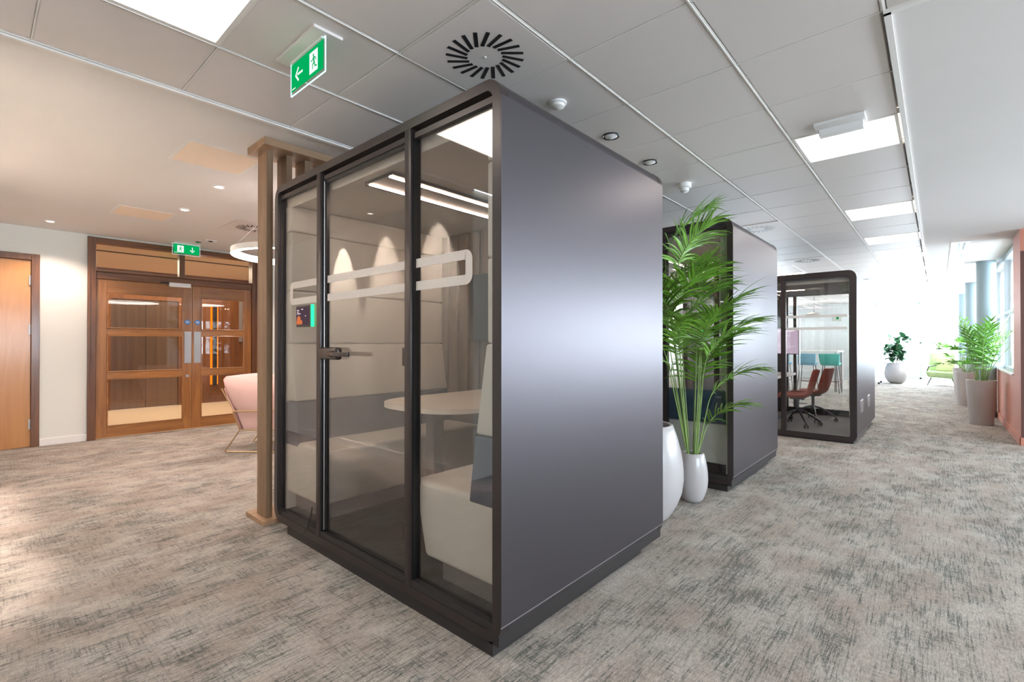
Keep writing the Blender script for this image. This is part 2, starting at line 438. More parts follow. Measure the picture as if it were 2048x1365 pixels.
# near right window wall (beyond the picture)
struct(MB().box(XRR, XRR+.15, YB, 8.6, 0, .80).box(XRR, XRR+.15, YB, 8.6, 2.2, CZ).box(XRR, XRR+.15, YB, -1.0, .80, 2.2).box(XRR, XRR+.15, 3.2, 5.8, .80, 2.2).build('wall_right', M['wallgrey']))
def window(name, axis, c, a0, a1, z0, z1, n, label, rail=None):
    f = MB()
    t = .05
    def bar(u0, u1, zz0, zz1):
        if axis == 'X': f.box(c-.04, c+.04, u0, u1, zz0, zz1)
        else: f.box(u0, u1, c-.04, c+.04, zz0, zz1)
    for k in range(n+1):
        u = a0 + (a1-a0)*k/n
        u0 = max(a0, u-t/2); u1 = min(a1, u+t/2)
        bar(u0, u1, z0, z1)
    bar(a0, a1, z0, z0+.05); bar(a0, a1, z1-.06, z1)
    if rail: bar(a0, a1, rail-.02, rail+.02)
    r = f.build(name, M['alu']); struct(r, label)
    g = MB()
    if axis == 'X': g.box(c-.004, c+.004, a0, a1, z0, z1)
    else: g.box(a0, a1, c-.004, c+.004, z0, z1)
    g.build('glass_pane', M['winglass'], r)
    return r
window('window_1', 'Y', YF+.06, -1.62, XR, .10, 2.60, 2, 'full height window at the far end', rail=1.28)
window('window_2', 'X', XR+.09, 9.33, YF, .85, 2.675, 6, 'long window above the terracotta wall', rail=1.75)
window('window_5', 'Y', YF+.06, -7.8, -4.2, .8, 2.5, 3, 'added far-wall window that brightens the open office')  # added to brighten what shows through the second pod
window('window_4', 'Y', 8.66, XR+.40, XRR, .85, 2.05, 3, 'unseen window right of the terracotta corner, added for the pod highlight')  # out of view, put in for the highlight on the pod side
window('window_6', 'X', XRR+.07, -1.0, 3.2, .80, 2.2, 3, 'unseen window on the right side, added for daylight')  # out of view, added for more daylight from the right
window('window_3', 'X', XRR+.07, 5.8, 8.6, .80, 2.2, 2, 'unseen window band on the right side, added for daylight')  # out of view, added for cool daylight on the near side
bl = bx('roller_blind', M['alu'], -.44, .55, YF-.10, YF-.02, 2.52, 2.60, bev=.01)
tag(bl, 'grey roller blind box above the right half of the end window', 'blind')
bl = bx('roller_blind', M['skirt'], -1.60, -.50, YF-.10, YF-.02, 2.56, 2.62, bev=.01)
tag(bl, 'white roller blind box above the left half of the end window', 'blind')

# columns along the right windows
for i, (cx, cy, lab) in enumerate(((.62, 11.6, 'nearest round blue-grey column, behind the grey planter'), (.60, 15.5, 'second round blue-grey column along the window'), (.56, 18.9, 'farthest round blue-grey column beside the end window'))):
    c = MB().lathe([(.125, 0), (.125, CZ)], (cx, cy, 0), 40).build('column', M['column'], smooth=True)
    struct(c, lab)

# ------------------------------------------------------------------ doors in the left wall
# single door
d1 = MB()
d1.box(XL-.12, XL+.02, D1b-.075, D1b, 0, 2.35, bev=.004).box(XL-.12, XL+.02, D1a, D1a+.075, 0, 2.35, bev=.004).box(XL-.12, XL+.02, D1a+.075, D1b-.075, 2.275, 2.35, bev=.004)
d1 = d1.build('door_1', M['walnutdk']); struct(d1, 'honey coloured timber door in a walnut frame')
l = bx('door_leaf', M['honey'], XL-.055, XL-.010, D1a+.078, D1b-.078, .008, 2.272, parent=d1, bev=.002)
for z in (.28, 1.43, 2.03):
    z0 = z-.0
    MB().box(XL-.012, XL+.006, D1b-.094, D1b-.076, z0-.06, z0+.06, bev=.002).tube([(XL+.006, D1b-.080, z0-.06), (XL+.006, D1b-.080, z0+.06)], .007).build('hinge', M['steel'], d1)
# double door
fr = MB()
fr.box(XL-.13, XL+.025, D2a, D2a+.085, 0, 2.655, bev=.005)
fr.box(XL-.13, XL+.025, D2b-.085, D2b, 0, 2.655, bev=.005)
fr.box(XL-.10, XL+.040, D2a, D2a+.028, 0, 2.655, bev=.004)
fr.box(XL-.10, XL+.040, D2b-.028, D2b, 0, 2.655, bev=.004)
d2 = fr.build('door_2', M['walnutdk']); struct(d2, 'walnut glazed double door with a transom light')
Yi0, Yi1 = D2a+.085, D2b-.085; YM = 2.168
MB().box(XL-.13, XL+.025, Yi0, Yi1, 2.585, 2.655, bev=.005).box(XL-.13, XL+.01, Yi0, Yi1, 2.115, 2.205, bev=.005).box(XL-.13, XL+.03, Yi0, Yi1, 2.205, 2.225, bev=.004).build('head_rail', M['walnutdkh'], d2)
MB().box(XL-.10, XL+.005, 2.005, 2.075, 2.225, 2.585, bev=.004).build('mullion', M['walnutdk'], d2)
MB().box(XL-.052, XL-.046, Yi0, Yi1, 2.225, 2.585).build('transom_glass', M['glassclr'], d2)
def leaf(y0, y1, hinge_left):
    st = .112; b = MB(); x0, x1 = XL-.055, XL-.008
    b.box(x0, x1, y0, y0+st, .01, 2.11, bev=.003).box(x0, x1, y1-st, y1, .01, 2.11, bev=.003)
    lf = b.build('door_leaf', M['walnut'], d2)
    r = MB()
    for z0, z1 in ((.01, .155), (.79, .875), (1.375, 1.46), (1.94, 2.11)):
        r.box(x0, x1, y0+st, y1-st, z0, z1, bev=.003)
    r.build('rail', M['walnuth'], lf)
    bd = MB()
    for z0, z1 in ((.155, .79), (.875, 1.375), (1.46, 1.94)):
        ya, yb = y0+st, y1-st; e = .014
        for q in ((ya, ya+e, z0, z1), (yb-e, yb, z0, z1), (ya, yb, z0, z0+e), (ya, yb, z1-e, z1)):
            bd.box(x1-.008, x1+.006, *q, bev=.003)
    bd.build('glazing_bead', M['walnuth'], lf)
    MB().box(XL-.034, XL-.028, y0+st, y1-st, .155, 1.94).build('glass_pane', M['glassclr'], lf)
    return lf
LA = leaf(Yi0+.003, YM-.002, True); LB = leaf(YM+.002, Yi1-.003, False)
bx('push_plate', M['steel'], XL-.008, XL-.004, YM-.097, YM-.012, .972, 1.436, parent=LA, bev=.001)
bx('push_plate', M['steel'], XL-.008, XL-.004, YM+.025, YM+.112, .972, 1.436, parent=LB, bev=.001)
def disc_x(x, y, z, r, t, mat, name, parent, n=24):
    return MB().prism([(x, y+r*math.cos(2*PI*k/n), z+r*math.sin(2*PI*k/n)) for k in range(n)], (t, 0, 0)).build(name, mat, parent)
for lf, yy in ((LA, YM-.06), (LB, YM+.07)):
    s = disc_x(XL-.008, yy, 1.575, .036, .004, M['blue'], 'fire_door_sign', lf)
    MB().box(XL-.0036, XL-.003, yy-.022, yy+.022, 1.585, 1.591).box(XL-.0036, XL-.003, yy-.024, yy+.024, 1.572, 1.578).box(XL-.0036, XL-.003, yy-.018, yy+.018, 1.559, 1.565).build('sign_text', M['signwhite'], s)
disc_x(XL-.008, YM-.06, .785, .022, .012, M['steel'], 'lock', LA)
cl = MB().box(XL-.004, XL+.045, 1.875, 2.14, 2.075, 2.135, bev=.006).build('door_closer', M['white'], LA)
MB().box(XL+.01, XL+.03, 1.78, 1.875, 2.115, 2.135).build('closer_arm', M['black'], cl)
cl = MB().box(XL-.12, XL-.065, 2.62, 2.86, 2.135, 2.19, bev=.006).build('door_closer', M['white'], LB)

# lobby behind the double door
LX = -11.65
struct(bx('floor', M['lobbyfloor'], LX-.1, XL, -.4, 5.2, -.1, -.002), 'beige lobby floor')
struct(bx('ceiling', M['lobbyceil'], LX-.1, XL-.14, -.4, 5.2, CZ, CZ+.1), 'cream lobby ceiling')
struct(bx('wall_lobby', M['lobbywood'], LX-.1, XL-.14, -.5, -.4, 0, CZ))
struct(bx('wall_lobby', M['lobbywood'], LX-.1, XL-.14, 5.1, 5.2, 0, CZ))
lw = MB().box(LX-.1, LX, -.4, 1.70, 0, CZ).box(LX-.1, LX, 2.86, 5.2, 0, CZ).box(LX-.1, LX, 1.70, 2.86, 2.16, CZ)
struct(lw.build('wall_lobby', M['lobbywood']), 'dark timber lift lobby wall')
ld = MB().box(LX-.09, LX-.03, 1.74, 2.279, 0, 2.12, bev=.002).box(LX-.09, LX-.03, 2.285, 2.82, 0, 2.12, bev=.002)
ld = ld.box(LX-.085, LX-.06, 2.27, 2.29, 0, 2.12).build('lift_door', M['liftmetal']); struct(ld, 'bronze steel lift doors in the lobby'); ld.name = 'door_3'
MB().box(LX-.09, LX+.01, 1.70, 1.74, 0, 2.16).box(LX-.09, LX+.01, 2.82, 2.86, 0, 2.16).box(LX-.09, LX+.01, 1.74, 2.82, 2.12, 2.16).build('architrave', M['lobbywood'], ld)
struct(MB().box(-9.55, -9.50, -.4, 5.1, CZ-.012, CZ-.001).build('trim_5', M['black']), 'dark slot in the lobby ceiling')
wl = root('wall_light', (LX, 3.47, 1.2), 'tall black wall light glowing amber in the lobby, seen through the right door leaf', 'wall light')
MB().box(LX+.02, LX+.07, 3.43, 3.505, .36, 2.10, bev=.003).build('fixture_body', M['black'], wl)
MB().box(LX+.002, LX+.018, 3.395, 3.428, .38, 2.08).box(LX+.002, LX+.018, 3.507, 3.54, .38, 2.08).build('light_strip', M['amber'], wl)
st = MB().box(-10.9, -10.86, 3.95, 5.0, 1.3, 2.2).build('picture_panel', M['podbase']); 
tag(st, 'grey panel hanging in the lobby at the right edge of the door glass', 'panel')
st.location = (-.74, 0, 0)

# ------------------------------------------------------------------ ceiling fittings
for k, (x, y) in enumerate(PANELS):
    if y > 2.6 and x < -1:
        lab = 'square ceiling light panel above the open office, behind the pods'
    lab = {(-.77, 3.78): 'nearest ceiling light panel over the corridor, with a white box at its near edge',
           (-.77, 6.18): 'second ceiling light panel along the corridor', (-.77, 7.98): 'third ceiling light panel along the corridor',
           (-.77, 9.78): 'fourth ceiling light panel along the corridor', (-.77, 11.58): 'fifth ceiling light panel along the corridor',
           (-.77, 13.38): 'sixth ceiling light panel along the corridor', (-.77, 15.18): 'farthest ceiling light panel along the corridor',
           (-2.57, .18): 'large bright ceiling light panel at the top left of the photo'}.get((x, y), 'square ceiling light panel at x %d y %d' % (k, k))
    if 'at x' in lab: lab = {(-2.57, 6.78): 'ceiling light panel behind the second pod, seen through its glass', (-2.57, 10.98): 'ceiling light panel behind the third pod, over the open office',
        (-3.17, 15.78): 'distant ceiling light panel above the high table'}.get((x, y), 'unseen ceiling light panel off camera, added for more light')
    t = root('ceiling_light', (x+.3, y+.3, CZ), lab, 'ceiling light', 'square ceiling light panels')
    fr = MB()
    for q in ((x+.012, x+.588, y+.004, y+.022), (x+.012, x+.588, y+.578, y+.596), (x+.012, x+.030, y+.022, y+.578), (x+.570, x+.588, y+.022, y+.578)):
        fr.box(*q, CZ-.002, CZ+.015)
    fr.build('frame', M['grid'], t)
    MB().box(x+.030, x+.570, y+.022, y+.578, CZ+.003, CZ+.013).build('diffuser', M['panel'], t)
for k, (x, y) in enumerate(OFFICE):
    t = root('ceiling_light', (x+.3, y+.3, CZ), 'added ceiling light panel brightening the open office, hidden behind the pods', 'ceiling light', 'added office fill lights')
    MB().box(x, x+.6, y, y+.6, CZ-.012, CZ).build('frame', M['grid'], t)
    MB().box(x+.02, x+.58, y+.02, y+.58, CZ-.014, CZ-.012).build('diffuser', M['panel'], t)
em = root('emergency_light', (-.46, 3.66, CZ), 'white box light hanging at the edge of the nearest corridor light panel', 'emergency light')
MB().box(-.60, -.33, 3.61, 3.76, CZ-.016, CZ+.001, bev=.003).build('cover', M['white'], em)
MB().box(-.585, -.345, 3.70, 3.765, CZ-.055, CZ-.012, bev=.004).build('body', M['white'], em)

def diffuser(cx, cy, lab, half=.29, z=CZ, angle=0):
    t = root('ceiling_vent', (cx, cy, z), lab, 'air vent', 'swirl air vents')
    MB().box(cx-half, cx+half, cy-half, cy+half, z-.004, z-.0005, bev=.001, seg=1).build('plate', M['tile'], t)
    s = MB()
    n = 20
    for k in range(n):
        a = 2*PI*k/n; u = Vector((math.cos(a), math.sin(a), 0)); sk = a + math.radians(24)
        d = Vector((math.cos(sk), math.sin(sk), 0)); pz = Vector((-d.y, d.x, 0))*.0095
        c0 = Vector((cx, cy, z-.005)) + u*.088; c1 = c0 + d*.108
        s.prism([c0-pz, c0+pz, c1+pz, c1-pz], (0, 0, .0008))
    s.build('slots', M['black'], t)
    MB().lathe([(.0, -.008), (.007, -.007), (.008, -.004)], (cx, cy, z), 12).build('screw', M['white'], t)
    return t
diffuser(-1.67, 1.68, 'nearest swirl air vent in the ceiling above the first pod')
diffuser(-1.67, 6.48, 'swirl air vent just above the roof of the second pod')
diffuser(-1.67, 9.48, 'swirl air vent above the third pod')
diffuser(-1.07, 13.08, 'farthest swirl air vent over the corridor')
diffuser(-6.30, 2.30, 'swirl air vent in the plaster ceiling by the double doors', z=CZ-.001)

def downlight(x, y, lab, r=.045, dark=False, lit=True, name='downlight'):
    t = root(name, (x, y, CZ), lab, 'downlight', 'recessed ceiling downlights')
    MB().lathe([(r*.72, -.004), (r*.8, -.011), (r, -.009), (r*1.08, -.001), (r*1.08, 0)], (x, y, CZ), 28).build('rim', M['chrome' if dark else 'white'], t, smooth=True)
    MB().lathe([(.0001, -.005), (r*.74, -.005)], (x, y, CZ), 24).build('lens', M['down' if lit else 'white'], t)
    return t
def spot(x, y, k, col=(1, .80, .62), size=95, z=CZ-.03, blend=.6, rad=.03, tilt=0):
    d = bpy.data.lights.new('downlight_beam', 'SPOT'); d.energy = k; d.color = col; d.spot_size = math.radians(size); d.spot_blend = blend; d.shadow_soft_size = rad
    o = bpy.data.objects.new('downlight_beam', d); COL.objects.link(o); o.location = (x, y, z); o.rotation_euler = (math.radians(tilt), 0, 0); return o
for x, y, lab in ((-4.85, 1.48, 'recessed downlight nearest the slatted screen'), (-5.95, 1.49, 'recessed downlight between the access panel and the exit sign'), (-7.68, .60, 'recessed downlight closest to the single timber door')):
    downlight(x, y, lab)
DL = [(-4.85, 1.48), (-5.95, 1.49), (-7.68, .60), (-7.0, 3.2), (-5.2, 4.6), (-6.8, 5.2), (-4.6, 7), (-6.6, 8)]  # later entries are unseen beams without a fixture
for x, y in DL: spot(x, y, 50, (1, .77, .67), size=130)
for x in (-5.54, -4.61, -3.72):
    downlight(x, -.03, 'recessed downlight washing the wall beside the camera, outside the picture', r=.04)
    spot(x, -.03, 190, (1, .80, .68), size=54, blend=.4, rad=.015, tilt=-17)
# small ceiling devices over the corridor side of pod one
t = root('ceiling_sensor', (-1.672, 2.29, CZ), 'round white occupancy sensor on the ceiling, nearest the first pod corner', 'sensor')
MB().lathe([(.052, 0), (.052, -.008), (.044, -.012)], t.location, 32, cap=True).build('base', M['white'], t, smooth=True)
MB().lathe([(.040, -.012), (.038, -.026), (.022, -.034), (.0, -.035)], t.location, 32).build('lens', M['grid'], t, smooth=True)
for x, y, lab in ((-1.667, 2.897, 'recessed ceiling speaker with dark rim, in the middle above the first pod'), (-1.679, 3.515, 'recessed ceiling speaker with dark rim, above the back edge of the first pod')):
    t = root('ceiling_speaker', (x, y, CZ), lab, 'ceiling speaker', 'round ceiling speakers')
    MB().lathe([(.046, -.003), (.055, -.008), (.060, -.001)], (x, y, CZ), 32).build('rim', M['black'], t, smooth=True)
    MB().lathe([(.0, -.014), (.030, -.012), (.046, -.004)], (x, y, CZ), 32).build('dome', M['white'], t, smooth=True)
t = root('smoke_detector', (-1.68, 4.20, CZ), 'white smoke detector hanging from the ceiling above the palm', 'smoke detector')
MB().lathe([(.058, 0), (.058, -.035), (.050, -.042)], t.location, 32, cap=True).build('base', M['white'], t, smooth=True)
MB().lathe([(.036, -.042), (.036, -.068), (.028, -.074), (.0, -.075)], t.location, 32).build('sensor_head', M['white'], t, smooth=True)
t = root('ceiling_sensor', (-7.48, 2.18, CZ), 'small dark square sensor on the plaster ceiling before the double doors', 'sensor')
MB().box(-7.53, -7.43, 2.11, 2.25, CZ-.012, CZ, bev=.003).build('base', M['white'], t)
MB().lathe([(.03, -.012), (.02, -.022), (0, -.023)], t.location, 16).build('lens', M['black'], t)
t = tag(MB().lathe([(.035, 0), (.033, -.012), (0, -.013)], (-7.72, 2.10, CZ), 20).build('ceiling_sensor', M['chrome']), 'tiny round sensor on the ceiling above the green door exit sign', 'sensor')
for x, y, h in ((-2.35, 3.1, 0),): pass
def access(x0, x1, y0, y1, lab):
    t = root('access_panel', ((x0+x1)/2, (y0+y1)/2, CZ), lab, 'access panel', 'ceiling access panels')
    MB().box(x0, x1, y0, y1, CZ-.003, CZ, bev=.001, seg=1).build('frame', M['skirt'], t)
    MB().box(x0+.022, x1-.022, y0+.022, y1-.022, CZ-.006, CZ-.003, bev=.001, seg=1).build('panel', M['lobbyceil'], t)
access(-4.40, -3.88, .99, 1.50, 'square cream access panel in the ceiling nearest the slatted screen')
access(-6.72, -6.24, .99, 1.49, 'square cream access panel in the ceiling towards the timber doors')
# linear slot diffusers over the corridor
sl = root('slot_vent', (.24, 14.5, CZ), 'long linear slot air vent running along the plaster corridor ceiling', 'air vent')
MB().box(.14, .34, 9.1, 20.0, CZ-.006, CZ-.002).build('frame', M['white'], sl)
s = MB(); y = 9.15
while y < 19.8:
    for k in range(3):
        x = .168 + .052*k
        if random.random() < .9: s.box(x, x+.020, y+random.uniform(0, .2), y+random.uniform(.75, .95), CZ-.0075, CZ-.0062)
    y += 1.08
s.build('slots', M['black'], sl)

# ------------------------------------------------------------------ exit signs
def man_polys():
    """running figure in a 1x1 box: u right, v up; list of polygons"""
    P = []
    P.append([(.52+.075*math.cos(2*PI*k/14), .84+.075*math.sin(2*PI*k/14)) for k in range(14)])
    def limb(a, b, w0, w1):
        a = Vector(a); b = Vector(b); d = (b-a).normalized(); n = Vector((-d.y, d.x))
        P.append([tuple(a+n*w0), tuple(a-n*w0), tuple(b-n*w1), tuple(b+n*w1)])
    limb((.52, .75), (.42, .44), .085, .06)
    limb((.54, .71), (.70, .58), .035, .03); limb((.70, .58), (.84, .64), .03, .025)
    limb((.48, .72), (.28, .66), .035, .03); limb((.28, .66), (.20, .50), .03, .025)
    limb((.43, .46), (.64, .36), .05, .04); limb((.64, .36), (.60, .14), .04, .032)
    limb((.41, .46), (.34, .24), .05, .04); limb((.34, .24), (.10, .20), .038, .03)
    return P
def exit_sign(t, org, u, v, n, w, h, arrow, man_left, mirror):
    """org = lower left corner seen from the front; u,v unit axes; n = normal to the viewer"""
    org, u, v, n = map(Vector, (org, u, v, n))
    pt = lambda a, b, d: org + u*a + v*b + n*d
    def slab(a0, a1, b0, b1, d0, d1):
        return MB().prism([pt(a0, b0, d0), pt(a1, b0, d0), pt(a1, b1, d0), pt(a0, b1, d0)], n*(d1-d0))
    sh = slab(-.012, w+.012, -.016, h+.01, -.004, .002).build('acrylic_plate', M['acrylic'], t)
    e = MB()
    for q in ((-.012, w+.012, -.018, -.015), (-.012, w+.012, h+.008, h+.011), (-.0135, -.011, -.016, h+.01), (w+.011, w+.0135, -.016, h+.01)):
        e.prism([pt(q[0], q[2], -.004), pt(q[1], q[2], -.004), pt(q[1], q[3], -.004), pt(q[0], q[3], -.004)], n*.006)
    e.build('plate_edge', M['edgeglow'], t)
    g = slab(0, w, 0, h, .0022, .003).build('green_face', M['green'], t)
    b = MB()
    dw = h*.66; dh = h*.74; dx = w*.14 if man_left else w*.86-dw; dy = h*.13
    b.prism([pt(dx, dy, .0032), pt(dx+dw*.92, dy, .0032), pt(dx+dw*.92, dy+dh, .0032), pt(dx, dy+dh, .0032)], n*.0004)
    b.build('door_symbol', M['exitwhite'], g); b = MB()
    ac = (w*.73 if man_left else w*.25, h*.5); s = h*.30
    if arrow == 'down':
        A = [[(-.13, 1), (.13, 1), (.13, -.35), (-.13, -.35)], [(0, -1), (.18, -.82), (-.62, .0), (-.80, -.20)], [(0, -1), (-.18, -.82), (.62, .0), (.80, -.20)]]
    else:
        A = [[(1, -.13), (1, .13), (-.35, .13), (-.35, -.13)], [(-1, 0), (-.80, .20), (.05, -.72), (-.18, -.90)], [(-1, 0), (-.80, -.20), (.05, .72), (-.18, .90)]]
    for k, poly in enumerate(A):
        b.prism([pt(ac[0]+x*s, ac[1]+y*s, .0032+.00005*k) for x, y in poly], n*.0004)
    b.build('arrow', M['exitwhite'], g); b = MB()
    b.prism([pt(.008, .008, .0032), pt(.045, .008, .0032), pt(.045, .013, .0032), pt(.008, .013, .0032)], n*.0004)
    b.build('maker_mark', M['exitwhite'], g)
    m = MB()
    for k, poly in enumerate(man_polys()):
        m.prism([pt(dx + dw*(.02+.92*((1-x) if mirror else x)), dy + dh*(.02+.92*y), .0038+.00004*k) for x, y in poly], n*.0004)
    m.build('running_figure', M['green'], g)
e1 = root('exit_sign', (-2.26, 1.07, CZ), 'green exit sign with left arrow hanging from the tiled ceiling', 'exit sign')
MB().box(-2.46, -2.06, 1.0, 1.14, CZ-.014, CZ+.0, bev=.003).build('ceiling_plate', M['tile'], e1)
MB().box(-2.42, -2.10, 1.055, 1.078, CZ-.022, CZ-.014).build('lamp_housing', M['white'], e1)
exit_sign(e1, (-2.425, 1.066, 2.520), (1, 0, 0), (0, 0, 1), (0, -1, 0), .328, .135, 'left', False, True)
e2 = root('exit_sign', (-7.95, 2.01, CZ), 'green exit sign with down arrow hanging before the double doors', 'exit sign')
MB().box(-8.0, -7.9, 1.86, 2.17, CZ-.014, CZ, bev=.003).build('ceiling_plate', M['tile'], e2)
exit_sign(e2, (-7.95, 1.862, 2.525), (0, 1, 0), (0, 0, 1), (1, 0, 0), .308, .128, 'down', True, False)

# far exit sign on the wall
e3 = root('exit_sign', (-2.68, YF-.02, 2.15), 'small pale exit sign on the far grey wall, seen through the third pod', 'exit sign')
MB().box(-2.80, -2.56, YF-.02, YF, 2.05, 2.28, bev=.004).build('face', M['exitwhite'], e3)
MB().prism([(-2.72, YF-.022, 2.12), (-2.64, YF-.022, 2.12), (-2.64, YF-.022, 2.21), (-2.72, YF-.022, 2.21)], (0, -.001, 0)).build('pictogram', M['green'], e3)

# ------------------------------------------------------------------ ring pendants
def ring_lamp(x, y, z, R, lab):
    t = root('ring_pendant', (x, y, z), lab, 'pendant light', 'ring pendants before the double doors')
    n = 64
    MB().lathe([(R-.022, 0), (R-.022, .05), (R+.022, .05), (R+.022, 0), (R-.022, 0)], (x, y, z), n).build('ring_body', M['white'], t, smooth=True)
    MB().lathe([(R-.019, -.004), (R+.019, -.004), (R+.019, -.0005), (R-.019, -.0005), (R-.019, -.004)], (x, y, z), n).build('light_ring', M['ringled'], t)
    MB().lathe([(R-.0245, .004), (R-.0245, .046), (R-.0225, .046), (R-.0225, .004), (R-.0245, .004)], (x, y, z), n).build('light_ring', M['ringled'], t)
    w = MB()
    for k in range(3):
        a = 2*PI*k/3 + .4
        w.tube([(x+R*math.cos(a), y+R*math.sin(a), z+.05), (x+.04*math.cos(a), y+.04*math.sin(a), CZ-.02)], .0016, 5)
    w.build('suspension_wire', M['steel'], t)
    MB().lathe([(.09, 0), (.09, -.025), (.0, -.026)], (x, y, CZ), 28).build('ceiling_rose', M['white'], t, smooth=True)
ring_lamp(-4.57, 2.03, 2.07, .50, 'white glowing ring pendant beside the slatted screen')
ring_lamp(-5.25, 3.15, 2.05, .37, 'smaller glowing ring pendant, seen only as a reflection in the door glass')

# ------------------------------------------------------------------ slatted timber screen
ss = root('slatted_screen', (-3.605, 2.1, 0), 'oak slatted screen with base and top rail beside the first pod', 'screen')
MB().box(-3.785, -3.462, 1.335, 3.0, 0, .034, bev=.003).build('base_rail', M['oakh'], ss)
MB().box(-3.745, -3.435, 1.325, 3.0, 2.628, CZ, bev=.003).build('top_rail', M['oakh'], ss)
for k in range(12):
    y = 1.375 + .135*k
    MB().box(-3.686, -3.527, y, y+.043, .034, 2.628, bev=.002).build('slat', M['oak'], ss)

# ------------------------------------------------------------------ meeting pods
def band_piece(x0, x1, y, z0, z1, t, r, closed_l=False, closed_r=False):
    b = MB(); d = -.0006; seg = 8
    def strip(pts_o, pts_i):
        for k in range(len(pts_o)-1):
            b.prism([(pts_o[k][0], y, pts_o[k][1]), (pts_o[k+1][0], y, pts_o[k+1][1]), (pts_i[k+1][0], y, pts_i[k+1][1]), (pts_i[k][0], y, pts_i[k][1])], (0, d, 0))
    xr = x1 - (r if closed_r else 0); xl = x0 + (r if closed_l else 0)
    b.box(xl, xr, y+d, y, z1-t, z1); b.box(xl, xr, y+d, y, z0, z0+t)
    for on, sx, xc in ((closed_r, 1, x1-r), (closed_l, -1, x0+r)):
        if not on: continue
        ri = max(r-t, .006); O = []; I = []
        for a0, cz in ((90, z1-r), (0, z0+r)):
            for k in range(seg+1):
                a = math.radians(a0 - 90*k/seg)
                O.append((xc+sx*r*math.cos(a), cz+r*math.sin(a)))
                I.append((xc+sx*ri*math.cos(a) + (0 if r-t > .006 else 0), cz+ri*math.sin(a)))
        # inner corner sits at distance t from outer edges
        I = [(xc + sx*(r-t-ri) + sx*0 + (i[0]-xc), i[1] + ((r-t-ri) if k <= seg else -(r-t-ri))) for k, i in enumerate(I)]
        strip(O, I)
    return b

